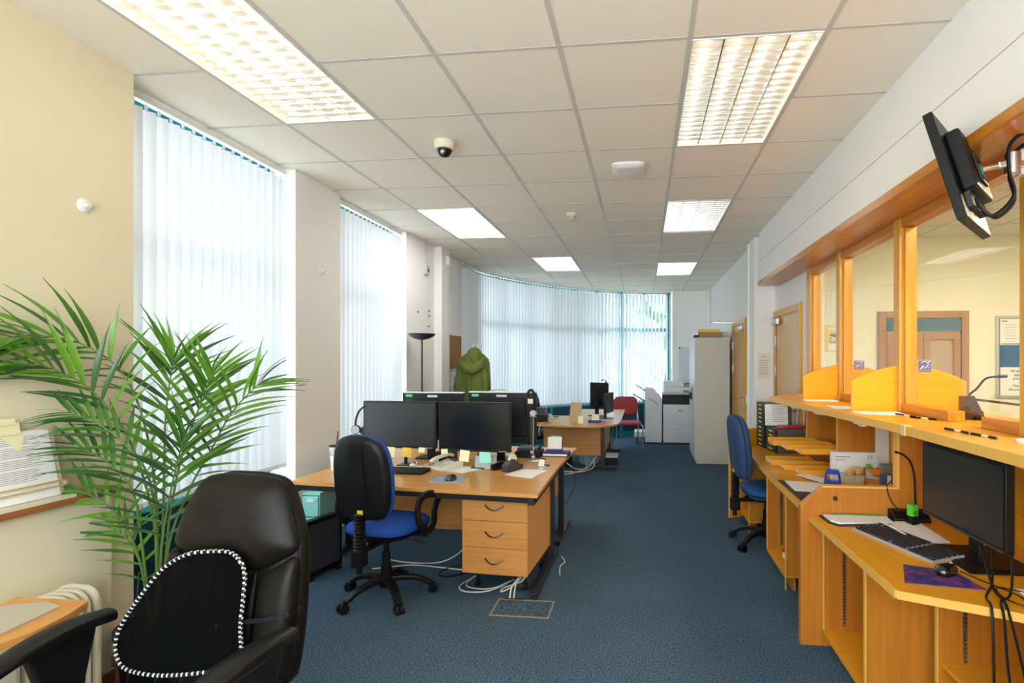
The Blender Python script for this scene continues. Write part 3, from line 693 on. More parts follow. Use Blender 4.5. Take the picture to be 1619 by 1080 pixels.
# operator chairs (front faces +y in local space) -------------------------
def operator_chair(name_label, loc, rz, back_mat, seat_mat, arms=True, shell_m=None, base0=0):
    t = thing('operator_chair', name_label, 'chair', loc, rz, None)
    sm_ = shell_m or blackp
    # seat
    MB().pad(rrect(.46, .44, .13, 6, 0, .03), [(.445, .03), (.452, .0), (.475, -.004), (.50, .01), (.512, .05), (.514, .12)], 'Z').build('seat', seat_mat, t, smooth=True, sub=1)
    MB().pad(rrect(.44, .42, .12, 6, 0, .03), [(.415, .06), (.425, .01), (.446, .0)], 'Z').build('seat_shell', sm_, t, smooth=True)
    MB().box(-.08, .08, -.10, .10, .375, .415).build('mechanism', blackp, t, bevel=.01)
    lv = MB().tube([(.05, .02, .385), (.14, .03, .38), (.19, .04, .37)], .005, 8).obox((.215, .045, .365), (.07, .028, .012), (0, .3, 0)).build('lever', darkg, t, smooth=True)
    MB().tube([(-.05, -.06, .39), (-.12, -.11, .37)], .006, 8).sph((-.135, -.125, .362), (.022, .022, .026)).build('knob', blackp, t, smooth=True)
    # backrest
    ol = [(p.x, p.z) for p in spl([(-.14, 0, .585), (-.185, 0, .66), (-.20, 0, .78), (-.195, 0, .92), (-.165, 0, 1.03), (-.10, 0, 1.085), (0, 0, 1.10), (.10, 0, 1.085), (.165, 0, 1.03), (.195, 0, .92), (.20, 0, .78), (.185, 0, .66), (.14, 0, .585), (.06, 0, .575), (-.06, 0, .575)], 3)]
    bend = lambda p: (p[0], p[1]-.235-.10*(p[2]-.60)+.5*p[0]**2, p[2])
    MB().pad(ol, [(-.032, .045), (-.026, .018), (-.008, .0), (.004, .0)], 'Y', bend).build('back_shell', sm_, t, smooth=True)
    MB().pad(ol, [(.004, .0), (.022, -.006), (.056, .004), (.075, .04), (.084, .10)], 'Y', bend).build('backrest', back_mat, t, smooth=True, sub=1)
    MB().flat([(0, -.262-.10*(z-.60), z) for z in (.60, .72, .84, .96, 1.05)], .10, .012, (0, 1, 0)).build('back_spine', sm_, t, bevel=.004)
    MB().obox((.015, -.278, .63), (.04, .002, .026), (.1, 0, 0)).build('yellow_sticker', yelp, t)
    # bellows
    bl = MB(); bl_path = [(0, -.262, .62), (0, -.262, .56), (0, -.26, .50), (0, -.25, .44), (0, -.24, .40)]
    q = []
    for i in range(11):
        z = .62-.021*i; q += [(.026, z), (.037, z-.010)]
    bl.lathe([(0, .622)]+q+[(.02, .385)], (0, -.262, 0), 14); bl.build('bellows', blackp, t)
    MB().box(-.035, .035, -.30, -.225, .30, .40).box(-.025, .025, -.26, -.06, .37, .395).cyl((0, -.265, .25), (0, -.265, .30), .018).build('back_bracket', blackp, t, bevel=.006)
    MB().cyl((0, 0, .24), (0, 0, .39), .018).cyl((0, 0, .10), (0, 0, .30), .027).cyl((0, 0, .10), (0, 0, .215), .034).build('gas_column', blackp, t, smooth=True)
    if arms:
        for sx in (-1, 1):
            x = sx*.295
            P = spl([(x, -.02, .475), (x, -.075, .53), (x, -.095, .60), (x, -.075, .665), (x, -.01, .690), (x, .09, .680), (x, .16, .655), (x, .165, .640), (x, .13, .615), (x, .10, .56), (x, .095, .49), (x, .05, .455), (x, .0, .455)], 4)
            MB().flat(P, .042, [.020]*len(P), (1, 0, 0)).build('armrest', blackp, t, bevel=.006)
            MB().box(min(sx*.15, x), max(sx*.15, x), -.02, .07, .425, .442).build('arm_bracket', blackp, t)
    star_base(t, blackp, .285, base0)
    return t
operator_chair('blue swivel chair seen from behind at the twin-monitor desk', (-1.68, 3.33, 0), R(-9), bluef, bluef, True, None, R(-40))
operator_chair('navy swivel chair pulled up to the counter workstation', (1.03, 4.62, 0), R(-84), navyf, mat('deep blue fabric', (.01, .07, .22), .8, scale=300), False, navyf, R(15))
operator_chair('black swivel chair behind the curved far desk', (-1.45, 8.0, 0), R(-60), mat('charcoal fabric', (.03, .035, .04), .9), mat('charcoal fabric', (.03, .035, .04), .9), False, None, R(10))

# ================================================================ TWIN DESK ISLAND
D = .71
def bench_desk(label, c, front_dir, legs, modesty):
    """c: corner list (counter-clockwise)"""
    x0 = sum(p[0] for p in c)/4; y0 = sum(p[1] for p in c)/4
    t = thing('office_desk', label, 'desk', (x0, y0, 0))
    L_ = [(p[0]-x0, p[1]-y0) for p in c]
    MB().prism(L_, D-.025, D).build('desk_top', beech, t, bevel=.0015)
    for (ax, ay), (bx_, by) in ((L_[0], L_[1]), (L_[3], L_[2])):
        d = Vector((bx_-ax, by-ay, 0)); n = d.length; k = math.atan2(d.y, d.x); cx, cy = (ax+bx_)/2, (ay+by)/2
        sgn = .02 if (ax, ay) == L_[0] else -.02
        m = MB().obox((0, sgn+.005, D-.044), (n-.05, .025, .036)); q = m.build('frame_rail', blackm, t); q.location = (cx, cy, 0); q.rotation_euler.z = k
    for (ax, ay), (bx_, by) in ((L_[1], L_[2]), (L_[0], L_[3])):
        s_ = -1 if ax > 0 else 1
        yA, yB = ay+.06, by-.06; X = ax+.045*s_
        MB().box(X-.02, X+.02, ay+.012, by-.012, D-.075, D-.026).build('top_bracket', blackm, t, bevel=.002)
        yu = ay+(by-ay)*legs
        MB().box(X-.022, X+.022, yu-.035, yu+.035, .03, D-.07).build('leg', blackm, t, bevel=.003)
        MB().box(X-.025, X+.025, yA+.03, yB, .012, .045).cyl((X, yA+.05, 0), (X, yA+.05, .013), .018).cyl((X, yB-.03, 0), (X, yB-.03, .013), .018).build('foot', blackm, t, bevel=.003)
    if modesty:
        yM = modesty-y0; MB().box(L_[0][0]+.10, L_[1][0]-.10, yM, yM+.018, .20, D-.03).build('modesty_panel', beechd, t)
    for gx_, gy_ in (() if not modesty else ((L_[1][0]-.12, L_[2][1]-.08),)):
        MB().cyl((gx_, gy_, D), (gx_, gy_, D+.003), .036, n=24).build('cable_grommet', darkg, t)
    return t
bench_desk('beech desk with black frame carrying the two front monitors', [(-2.465, 3.47), (-.66, 3.29), (-.672, 4.295), (-2.42, 4.40)], 1, .75, 4.12)
d_ = bench_desk('beech desk behind the front monitors, back to back with the first', [(-2.42, 4.41), (-.672, 4.305), (-.64, 5.11), (-2.40, 5.18)], 1, .4, 0)
MB().cyl((.67, -.27, D), (.67, -.27, D+.003), .04, n=24).build('cable_grommet', darkg, d_)
MB().box(.35, .72, -.10, .30, .28, D-.03).build('end_cupboard', beechd, d_, bevel=.002)

# pedestal
t = thing('drawer_pedestal', 'beech three-drawer pedestal under the twin-monitor desk', 'drawers', (-.972, 3.405, 0), R(-4))
MB().box(-.21, .222, .018, .62, .145, .672).build('body', beechy, t, bevel=.002)
for i in range(3):
    z0 = .145+i*.176
    dr = MB().box(-.225, .225, 0, .018, z0, z0+.173).build('drawer', beechd, t, bevel=.002)
    P = [(-.065+.13*k/10, -.004-.022*math.sin(PI*k/10), z0+.105-.028*math.sin(PI*k/10)) for k in range(11)]
    MB().tube(P, .0048, 8).build('drawer_handle', mat('dark gunmetal', (.12, .11, .10), .25, metal=1), dr, smooth=True)
    if i == 2: MB().cyl((-.19, -.004, z0+.15), (-.19, .004, z0+.15), .011, n=20).build('lock', steel, dr)
MB().box(-.20, .21, .1, .60, .10, .145).build('wheel_rail', blackm, t)
for x in (-.17, .17):
    for y in (.14, .55): MB().cyl((x-.01, y, .025), (x+.01, y, .025), .025).cyl((x, y, .03), (x, y, .11), .008).build('castor', blackp, t, smooth=True)

# monitors
def monitor(label, x, y, z0, z1, w_, rz, back=False, scr=None, stand=True, ttop=True):
    """screen faces -y locally unless back, when the rear faces the viewer; origin at base"""
    t = thing('monitor', label, 'monitor', (x, y, D), rz+(PI if back else 0))
    a, b = z0-D, z1-D
    MB().box(-w_/2, w_/2, -.012, .022, a, b).build('bezel', blackp, t, bevel=.004)
    MB().box(-w_/2+.014, w_/2-.014, -.0135, -.0118, a+.020, b-.014).build('screen', scr or screen, t)
    MB().xprism([(-w_*.38, a+.06), (w_*.38, a+.06), (w_*.33, b-.04), (-w_*.33, b-.04)], .022, .045).build('rear_housing', blackp, t, bevel=.008)
    if stand:
        MB().box(-.035, .035, .046, .066, .010, (a+b)/2+.03).box(-.05, .05, .03, .05, (a+b)/2-.05, (a+b)/2+.05).build('stand_neck', blackp, t, bevel=.004)
        MB().pad(rrect(.24, .19, .03, 4, 0, .05), [(0, 0), (.008, 0), (.012, .008)], 'Z').build('stand_base', blackp, t)
    MB().box(w_/2-.09, w_/2-.03, -.0145, -.0120, a+.006, a+.009).build('control_keys', greyp, t)
    return t
mA = monitor('left of the two black screens facing the blue chair', -1.905, 4.0, .865, 1.235, .605, R(-1), scr=screenm, stand=False)
mB = monitor('right of the two black screens facing the blue chair, with sticky notes', -1.288, 3.965, .855, 1.235, .58, R(-4), stand=False)
mC = monitor('left monitor of the rear pair seen from the back above the others', -1.83, 4.50, .86, 1.27, .56, 0, True)
mD = monitor('right monitor of the rear pair seen from the back with green label', -1.21, 4.50, .845, 1.277, .60, 0, True)
for m_ in (mA, mB):
    MB().tube([(0, .10, .0), (0, .10, .36)], .014, 10).box(-.05, .05, .045, .10, .26, .34).box(-.055, .055, .05, .15, 0, .012).build('monitor_arm', blackm, m_, bevel=.003)
for m_, w_ in ((mC, .56), (mD, .60)):
    b = .56 if m_ is mC else .567
    MB().box(-w_/2+.004, w_/2-.004, -.012, .024, b+.0002, b+.010).build('top_edge', whitep, m_)  # white strip stands in for light falling along the monitor top
    MB().box(w_/2-.09, w_/2-.03, .0222, .0235, b-.034, b-.012).build('green_label', mat('mint label', (.08, .55, .38), .5), m_)
    MB().box(-.04, .05, .0222, .0235, b-.036, b-.018).build('white_label', greyp, m_)
MB().box(-.27, -.225, .0222, .0235, .475, .515).build('white_label', paper, mD)

# sticky notes hang from the front monitors
def note(m_, label, x, y, z, w_, h, mt, tilt=0, rz=0):
    o = MB().add([(-w_/2, 0, 0), (w_/2, 0, 0), (w_/2+.002, -.008, -h), (-w_/2+.002, -.010, -h), (-w_/2, .0006, 0), (w_/2, .0006, 0), (w_/2+.002, -.0074, -h), (-w_/2+.002, -.0094, -h)], [(0,1,2,3), (7,6,5,4), (0,4,5,1), (3,2,6,7), (1,5,6,2), (0,3,7,4)]).build('sticky_note', mt)
    o.location = (x, y, z); o.rotation_euler = (0, tilt, rz); tag(o, label, 'sticky note', 'sticky notes under the screens'); return o
nm = [(-1.975, .875, .075, .078, palep, 'large pale note hanging left of the yellow one'), (-1.838, .872, .072, .072, yelp, 'bright yellow sticky note under the left screen'), (-1.718, .875, .05, .038, palep, 'small pale note at the right end of the left screen')]
for x, z, a, b, mt_, lb in nm: note(mA, lb, x, 3.983, z, a, b, mt_, .05)
nm = [(-1.525, .872, .052, .036, palep, 'small pale note at the left end of the right screen'), (-1.36, .865, .075, .085, palep, 'large white note under the right screen beside the aqua one'), (-1.205, .862, .088, .09, tealp, 'aqua sticky note under the right screen')]
for x, z, a, b, mt_, lb in nm: note(mB, lb, x, 3.955, z, a, b, mt_, -.06 if a != .075 else .12)

# keyboards
def keyboard(label, x, y, rz, body, w_=.45, d=.155, z=D):
    t = thing('keyboard', label, 'keyboard', (x, y, z), rz)
    MB().yprism([(-d/2, 0), (d/2, 0), (d/2, .022), (-d/2, .010)], -w_/2, w_/2).build('body', body, t, bevel=.002)
    m = MB(); rows = 6
    for r in range(rows):
        yy = -d/2+.016+r*(d-.03)/(rows-1)*.98; zz = .010+(yy+d/2)/d*.012
        xs = []
        k = -w_/2+.012
        while k < w_/2-.012:
            u = (k+w_/2)/w_
            if not (.655 < u < .67 or .80 < u < .815) and not (r == 5 and .06 < u < .09): 
                if r == 0 and .2 < u < .5:
                    if not xs: xs.append(1); m.box(k, k+.105, yy-.0075, yy+.0075, zz, zz+.007)
                else: m.box(k, k+.0155, yy-.0075, yy+.0075, zz, zz+.007)
            k += .0185
    o = m.build('keys', mat('keycap black', (.022, .023, .026), .45), t); o['kind'] = 'stuff'
    return t
keyboard('black keyboard in front of the twin monitors', -1.83, 3.84, R(-3), blackp, .42)
# mouse + mat, left
tag(B(-.11, .11, -.095, .095, 0, .003).build('mouse_mat', mat('pale blue printed mat', (.30, .42, .60), .6, var=.6, scale=14)), 'pale blue printed mouse mat on the twin-monitor desk', 'mouse mat').location = (-1.37, 3.635, D)
def mouse(label, x, y, rz, z, m):
    t = thing('mouse', label, 'mouse', (x, y, z), rz)
    o = MB().pad([(p.x, p.y) for p in spl([(-.030, -.03, 0), (-.026, .03, 0), (0, .055, 0), (.026, .03, 0), (.030, -.03, 0), (0, -.052, 0), (-.030, -.03, 0)], 4)[:-1]], [(0, .003), (.008, 0), (.022, .003), (.034, .012), (.038, .024)], 'Z').build('shell', m, t, smooth=True)
    MB().cyl((-.003, .03, .033), (.003, .03, .033), .008, n=12).build('wheel', greyp, t)
    return t
mouse('dark patterned mouse on the pale blue mat', -1.345, 3.61, R(-20), D+.0035, mat('dark patterned plastic', (.03, .03, .02), .2, var=.9, scale=60, coat=.5))

def sheet(label, pts, mt, z, name='paper', n=3, cat='paper', group=None):
    x0 = sum(p[0] for p in pts)/len(pts); y0 = sum(p[1] for p in pts)/len(pts); t = thing(name, label, cat, (x0, y0, z), 0, group)
    for k in range(n):
        o = MB().prism([(p[0]-x0, p[1]-y0) for p in pts], 0, .0012).build('sheet', mt, t); o.location = (.002*k, -.003*k, .0013*k); o.rotation_euler.z = .02*(k-1)
    return t
sheet('loose white papers beside the phone', [(-1.60, 3.93), (-1.34, 3.86), (-1.22, 4.06), (-1.46, 4.12)][:4], paper, D)
sheet('white papers at the right corner of the twin-monitor desk', [(-1.02, 3.83), (-.80, 3.74), (-.73, 4.02), (-.93, 4.05)], paper, D)

# telephone
def phone(label, x, y, rz, z=D, m=creamp, cord=None):
    t = thing('telephone', label, 'telephone', (x, y, z), rz)
    MB().yprism([(-.10, 0), (.10, 0), (.10, .055), (.06, .06), (-.10, .018)], -.09, .09).build('base', m, t, bevel=.006)
    k = MB()
    for i in range(4):
        for j in range(3): k.obox((.005+j*.022, -.065+i*.02, .032+i*.0055), (.015, .012, .005), (.25, 0, 0))
    k.build('keypad', greyp, t)
    MB().obox((.028, .052, .064), (.08, .03, .006), (.2, 0, 0)).build('display', darkg, t)
    h = MB(); P = spl([(-.062, -.10, .052), (-.062, -.06, .076), (-.062, 0, .088), (-.062, .06, .094), (-.062, .10, .082)], 4)
    h.flat(P, [.046, .046, .044, .040, .036, .034, .034, .034, .034, .034, .036, .040, .044, .046, .046, .046, .046][:len(P)], .024)
    h.build('handset', m, t, bevel=.008)
    q = []
    for i in range(120):
        a = i/119; q.append((-.062-.02*math.sin(PI*a)+.006*math.cos(i*1.1), -.10-.05*math.sin(PI*a)+.07*a*0, .03*(1-a)+.012+.006*math.sin(i*1.1)))
    MB().tube(q, .0014, 5).build('coiled_cord', m, t)
    return t
phone('cream desk telephone between keyboard and papers', -1.535, 4.02, R(-38))
# tape dispenser
t = thing('tape_dispenser', 'black tape dispenser with a roll of tape on the front desk', 'tape dispenser', (-1.0, 4.0, D), R(66))
MB().xprism([(-.09, 0), (.10, 0), (.10, .035), (.055, .045), (.0, .088), (-.035, .092), (-.05, .070), (-.085, .058), (-.092, .045)], -.030, .030).build('body', darkg, t, bevel=.004)
MB().cyl((.0, -.012, .082), (.0, .012, .082), .042, n=28).build('tape_roll', mat('cream tape', (.75, .68, .42), .35), t, smooth=True)
MB().cyl((.0, -.014, .082), (.0, .014, .082), .020, n=20).build('spool', whitep, t, smooth=True)
# stapler, small black hole punch
t = thing('stapler', 'black stapler lying beside the tape dispenser', 'stapler', (-1.12, 4.03, D), R(60))
MB().box(-.07, .07, -.018, .018, 0, .012).build('base', blackp, t, bevel=.004)
MB().xprism([(-.07, .012), (.075, .022), (.075, .045), (.03, .055), (-.07, .045)], -.016, .016).build('lever', blackp, t, bevel=.005)
# tumbler with straw
t = thing('tumbler', 'clear patterned tumbler with black straw at the left end of the desk', 'cup', (-2.36, 3.86, D))
MB().lathe([(.0, 0), (.030, 0), (.038, .11), (.037, .112), (.0, .112)], n=24).build('lower_cup', mat('milky patterned plastic', (.70, .68, .60), .3, var=.4, scale=60), t, smooth=True)
MB().lathe([(.0, .112), (.038, .112), (.045, .18), (.044, .182), (.0, .182)], n=24).build('upper_cup', mat('smoked patterned plastic', (.45, .47, .45), .25, var=.8, scale=70), t, smooth=True)
MB().lathe([(.0, .182), (.047, .182), (.047, .19), (.0, .192)], n=24).build('rim', blackp, t, smooth=True)
MB().tube([(.01, 0, .19), (.022, 0, .30)], .004, 8).build('straw', blackp, t)
t = thing('plastic_bag', 'crumpled clear bag with green tag beside the tumbler', 'bag', (-2.40, 4.10, D))
MB().sph((0, 0, .075), (.05, .05, .075), 9, 6).build('bag_body', mat('crinkled clear plastic', (.62, .66, .60), .25, bump=.8, bscale=30), t)
MB().box(-.045, .0, -.053, -.05, 0, .04).build('green_tag', mat('leaf green label', (.05, .4, .08), .5), t)
# headset on the left monitor
t = thing('headset', 'black office headset hooked over the left monitor corner', 'headset', (-2.235, 3.985, .86+.15), R(10))
ar = [(.055-.085*math.cos(a)*1.0-.0, 0, .03+.15*math.sin(a)) for a in [PI*(-.02+.56*k/12) for k in range(13)]]
MB().flat(ar, .014, .006, (0, 1, 0)).build('headband', blackp, t)
MB().cyl((-.022, -.022, 0), (-.022, .0, 0), .034, n=24).build('ear_cushion', blackp, t, smooth=True)
MB().lathe([(.018, 0), (.030, 0), (.030, .003), (.018, .003)], n=24).build('silver_ring', steel, t, smooth=True).matrix_basis = Matrix.Translation((-.022, -.0225, 0)) @ Matrix.Rotation(R(90), 4, 'X')
MB().cyl((.03, .0, -.012), (.03, .022, -.012), .030, n=24).tube([(-.02, -.01, -.03), (-.015, -.012, -.07), (.0, -.012, -.09)], .004, 6).build('second_cup', darkg, t, smooth=True)
# little toy robot-like stand, cards and clutter behind keyboard
sheet('pale notes lying behind the keyboard', [(-1.98, 3.98), (-1.70, 3.96), (-1.68, 4.08), (-1.96, 4.1)], palep, D, n=2)
t = thing('toy_dog', 'tiny white and black toy dog behind the keyboard', 'toy', (-1.775, 3.945, D))
bd = MB().sph((0, 0, .035), (.026, .014, .014)).sph((.028, -.004, .052), .014)
for x in (-.017, .017):
    for y in (-.008, .008): bd.cyl((x, y, 0), (x, y, .03), .0045)
bd.build('body', whitep, t, smooth=True); MB().sph((.040, -.006, .049), .006).sph((.024, .009, .055), (.006, .004, .011)).sph((.024, -.016, .055), (.006, .004, .011)).build('nose_and_ears', blackp, t, smooth=True)
t = thing('speaker_box', 'low black box with pale square label between the front screens', 'box', (-1.60, 4.17, D))
B(-.085, .085, -.05, .05, 0, .10).build('case', blackp, t, bevel=.004); B(-.075, -.035, -.0515, -.0498, .012, .052).build('label', greyp, t)
t = thing('tablet_stand', 'clear card stand beside the aqua note', 'stand', (-1.22, 4.03, D))
MB().obox((0, 0, .05), (.17, .004, .10), (-.25, 0, 0)).obox((0, .03, .004), (.17, .08, .006)).build('stand', mat('frosted clear plastic', (.45, .50, .45), .2), t)
# docking station and boxes right of D
t = thing('docking_station', 'black docking box under the rear right monitor', 'box', (-.99, 4.62, D))
B(-.12, .10, -.10, .10, 0, .055).build('case', blackp, t, bevel=.004); B(-.10, .08, -.09, .09, .058, .085).build('tray', darkg, t, bevel=.003); MB().box(-.09, -.07, -.05, .05, .05, .06).box(.05, .07, -.05, .05, .05, .06).build('spacer', blackp, t)
t = thing('pen_box', 'black desk box with aqua lid beside the rear monitor', 'box', (-.80, 4.80, D))
B(-.06, .06, -.06, .06, 0, .12).build('case', blackp, t, bevel=.003); MB().pad(rrect(.11, .10, .03), [(.121, 0), (.14, 0), (.15, .012)], 'Z').build('lid', mat('aqua plastic', (.20, .55, .55), .3), t, smooth=True)
# headset on its chrome stand
t = thing('headset_stand', 'chrome headset stand beside the rear right monitor', 'stand', (-.925, 4.42, D))
MB().lathe([(0, 0), (.055, 0), (.05, .01), (.012, .02), (0, .02)], n=24).build('base', steel, t, smooth=True)
MB().tube([(0, 0, .015), (0, 0, .37)], .006, 8).tube([(-.018, 0, .06), (-.018, 0, .36)], .003, 6).tube([(.03, 0, .37), (-.03, 0, .37)], .004, 6).build('post', steel, t, smooth=True)
MB().sph((0, 0, .03), (.02, .02, .016)).sph((-.012, -.01, .07), .014).sph((.006, -.012, .105), .012).build('clamp', steel, t, smooth=True)
t = thing('headset', 'black headset hanging at the right edge of the rear monitor', 'headset', (-.95, 4.46, 1.245), R(-10))
MB().flat(spl([(-.03, 0, .0), (-.028, 0, .04), (0, 0, .058), (.022, 0, .03), (.03, 0, -.05), (.028, 0, -.12)], 5), .02, .008, (0, 1, 0)).build('headband', blackp, t)
MB().cyl((.02, -.02, -.14), (.02, .012, -.14), .026, n=20).build('ear_cushion', greyp, t, smooth=True)
# blue books and card
t = thing('index_book', 'navy box file with pale card at the right edge of the rear desk', 'box', (-.765, 4.66, D), R(-3))
B(-.115, .115, -.07, .07, 0, .038).build('lower_box', mat('navy card', (.02, .02, .18), .5), t, bevel=.002)
B(-.108, .108, -.0725, -.07, .010, .026).build('page_edges', palep, t)
b2 = tag(B(-.065, .065, -.045, .045, .0, .022).build('small_book', MATS['navy card']), 'small navy book lying on the box file', 'book'); b2.location = (-.78, 4.66, D+.0385)
c2 = tag(MB().obox((0, 0, .052), (.125, .003, .104), (-.1, 0, 0)).build('pale_card', paper), 'upright cream card standing on the small navy book', 'card'); c2.location = (-.78, 4.655, D+.061)
t = thing('card_holder', 'tiny clear holder with a white card in front of the papers', 'card holder', (-.80, 4.14, D))
MB().lathe([(0, 0), (.045, 0), (.045, .004), (0, .005)], n=24).build('disc', steel, t, smooth=True)
MB().obox((0, 0, .035), (.045, .003, .055), (.1, .1, .2)).build('card', paper, t); MB().tube([(0,0,.004),(0,0,.012)], .003, 6).build('pin', steel, t)
# desk fan (behind the rear monitors)
t = thing('desk_fan', 'grey and white desk fan peeking above the rear monitors', 'fan', (-1.38, 4.98, D))
MB().lathe([(0, 0), (.085, 0), (.08, .015), (.02, .03), (.015, .24), (0, .24)], n=24).build('stand', whitep, t, smooth=True)
cage = MB()
for r in (.03, .07, .11, .15): cage.tube([(r*math.cos(a), -.03-.02*(1-r/.15), .42+r*math.sin(a)) for a in [2*PI*k/28 for k in range(28)]], .0022, 5, True)
for k in range(28): a = 2*PI*k/28; cage.tube([(.02*math.cos(a), -.055, .42+.02*math.sin(a)), (.11*math.cos(a), -.045, .42+.11*math.sin(a)), (.152*math.cos(a), -.02, .42+.152*math.sin(a))], .0012, 4)
cage.tube([(.152*math.cos(a), -.01, .42+.152*math.sin(a)) for a in [2*PI*k/32 for k in range(32)]], .008, 6, True)
cage.build('cage', greyp, t); 
for k in range(3):
    a = 2*PI*k/3+.4; MB().obox((.07*math.cos(a), -.02, .42+.07*math.sin(a)), (.10, .006, .075), (0, -a, 0)).build('blade', mat('smoked blade', (.35, .36, .36), .3), t)
MB().cyl((0, -.05, .42), (0, .07, .42), .035, n=20).cyl((0, .03, .25), (0, .03, .42), .02).build('motor', whitep, t, smooth=True)

# under the desk
t = thing('computer_tower', 'black computer tower standing under the left end of the desk', 'computer', (-2.355, 3.52, 0), R(-14))
B(-.03, .03, -.05, .28, .02, .42).build('case', blackp, t, bevel=.006)
MB().box(-.024, .024, -.056, -.0495, .04, .40).box(.0305, .034, -.02, .25, .06, .39).build('front_panel', darkg, t, bevel=.003)
MB().box(-.05, .05, -.03, .0, 0, .02).box(-.05, .05, .22, .25, 0, .02).build('feet', blackp, t)
t = thing('storage_tower', 'aqua plastic drawer tower behind the computer under the desk', 'storage drawers', (-2.525, 3.95, 0))
tq = mat('aqua translucent plastic', (.30, .72, .62), .3)
MB().box(-.08, .07, -.14, .14, .0, .03).box(-.08, .07, -.14, .14, .52, .54).box(-.08, -.075, -.14, .14, .03, .52).box(.065, .07, -.14, .14, .03, .52).box(-.08, .07, .13, .14, .03, .52).build('frame', tq, t, bevel=.003)
for k in range(3):
    dr = B(-.07, .06, -.15, .12, .035+.162*k, .19+.162*k).build('drawer', tq, t, bevel=.006); MB().box(-.03, .03, -.158, -.15, .15+.162*k, .17+.162*k).build('drawer_handle', whitep, dr)
# shoe-like dark item and power brick
t = thing('power_adapter', 'white power adapter on the carpet under the desk', 'adapter', (-1.30, 3.98, 0), R(20)); B(-.03, .03, -.06, .06, 0, .03).build('case', whitep, t, bevel=.005)
# cables
def cable(label, pts, r, m, n=8, group=None):
    return tag(MB().tube(spl(pts, n), r, 6).build('cable', m, smooth=True), label, 'cable', group)
wc = mat('white cable sheath', (.68, .66, .58), .5)
gp = 'white cables tangled under the pedestal'
cable('white cable looping out from under the left of the pedestal', [(-1.20, 3.70, .01), (-1.24, 3.50, .02), (-1.18, 3.42, .02), (-1.05, 3.43, .02), (-.95, 3.5, .03), (-.9, 3.65, .02)], .0042, wc, group=gp)
cable('thin white cable in the second loop under the pedestal front', [(-1.15, 3.75, .03), (-1.20, 3.52, .03), (-1.12, 3.45, .03), (-1.0, 3.47, .03), (-.9, 3.55, .05)], .0035, wc, group=gp)
cable('thick cream cable running from the desk foot to the floor box', [(-.76, 4.0, .05), (-.80, 3.7, .12), (-.78, 3.55, .13), (-.86, 3.45, .06), (-.93, 3.42, .03), (-.93, 3.48, .03), (-.86, 3.5, .05), (-.80, 3.47, .09), (-.77, 3.56, .12)], .005, wc, group=gp)
cable('pale cable dropping into the back of the floor box', [(-.78, 3.62, .12), (-.83, 3.48, .10), (-.86, 3.42, .06), (-.865, 3.385, .005)], .005, wc, group=gp)
cable('second pale cable dropping into the floor box', [(-.77, 3.70, .10), (-.81, 3.52, .12), (-.835, 3.44, .08), (-.838, 3.385, .005)], .0045, wc, group=gp)
cable('black cable arcing beside the white ones at the floor box', [(-.74, 3.75, .05), (-.74, 3.55, .03), (-.78, 3.46, .03), (-.86, 3.44, .03)], .004, blackp)
cable('cream cable lying outside the desk foot', [(-.60, 3.80, .006), (-.62, 3.95, .006), (-.60, 4.05, .006), (-.64, 4.15, .006)], .0045, wc)
cable('long white cable across the carpet behind the blue chair', [(-2.0, 3.75, .006), (-1.75, 3.85, .006), (-1.5, 3.83, .006), (-1.3, 3.80, .006)], .005, wc)
cable('white cable curving from the modesty panel to the carpet', [(-1.36, 4.06, .20), (-1.40, 4.0, .08), (-1.55, 3.93, .006), (-1.8, 3.90, .006), (-2.0, 3.95, .006)], .005, wc)
cable('black cable loop on the carpet left of the pedestal', [(-1.22, 3.80, .006), (-1.38, 3.68, .006), (-1.48, 3.72, .006), (-1.42, 3.86, .006), (-1.30, 3.92, .006)], .005, blackp)
cable('thin black cable hanging off the right side of the rear desk', [(-.68, 4.55, .72), (-.63, 4.60, .715), (-.605, 4.62, .60), (-.60, 4.60, .45), (-.64, 4.55, .36), (-.67, 4.5, .33)], .003, blackp)
# floor box
t = thing('floor_box', 'carpeted floor outlet cover with brass-coloured frame by the desk foot', 'floor outlet', (-.75, 3.265, 0))
brs = mat('tan metal trim', (.34, .23, .14), .45)
MB().box(-.185, .185, -.115, -.105, 0, .004).box(-.185, .185, .105, .115, 0, .004).box(-.185, -.175, -.105, .105, 0, .004).box(.175, .185, -.105, .105, 0, .004).build('frame', brs, t)
B(-.172, .172, -.102, .102, 0, .003).build('lid', carpet, t); MB().box(-.14, -.02, .108, .122, 0, .006).build('cable_gap', blackp, t)

# ================================================================ BACK LEFT
t = thing('floor_lamp', 'black uplighter floor lamp against the wall between the blinds and the column', 'lamp', (-2.45, 5.68, 0))
MB().lathe([(0, 0), (.13, 0), (.13, .012), (.03, .022), (.012, .04), (0, .04)], n=28).build('base', blackm, t, smooth=True)
MB().tube([(0, 0, .03), (0, 0, 1.795)], .0115, 12).build('pole', blackm, t, smooth=True)
MB().lathe([(0, 1.785), (.02, 1.785), (.08, 1.80), (.125, 1.825), (.148, 1.85), (.150, 1.855), (.143, 1.855), (.12, 1.835), (.06, 1.812), (0, 1.805)], n=32).build('lamp_bowl', blackm, t, smooth=True)
t = thing('wall_socket', 'white socket on a conduit high on the wall left of the column', 'socket', (-2.64, 6.22, 2.66))
B(0, .035, -.045, .045, -.06, .06).build('socket_box', greyp, t, bevel=.004); B(0, .014, -.009, .009, .06, .345).build('conduit', greyp, t)
MB().box(.035, .038, -.03, .03, -.04, .04).build('face_plate', steel, t); MB().box(.038, .043, -.02, -.008, -.02, .01).box(.038, .043, .008, .02, -.02, .01).build('switch', darkg, t)
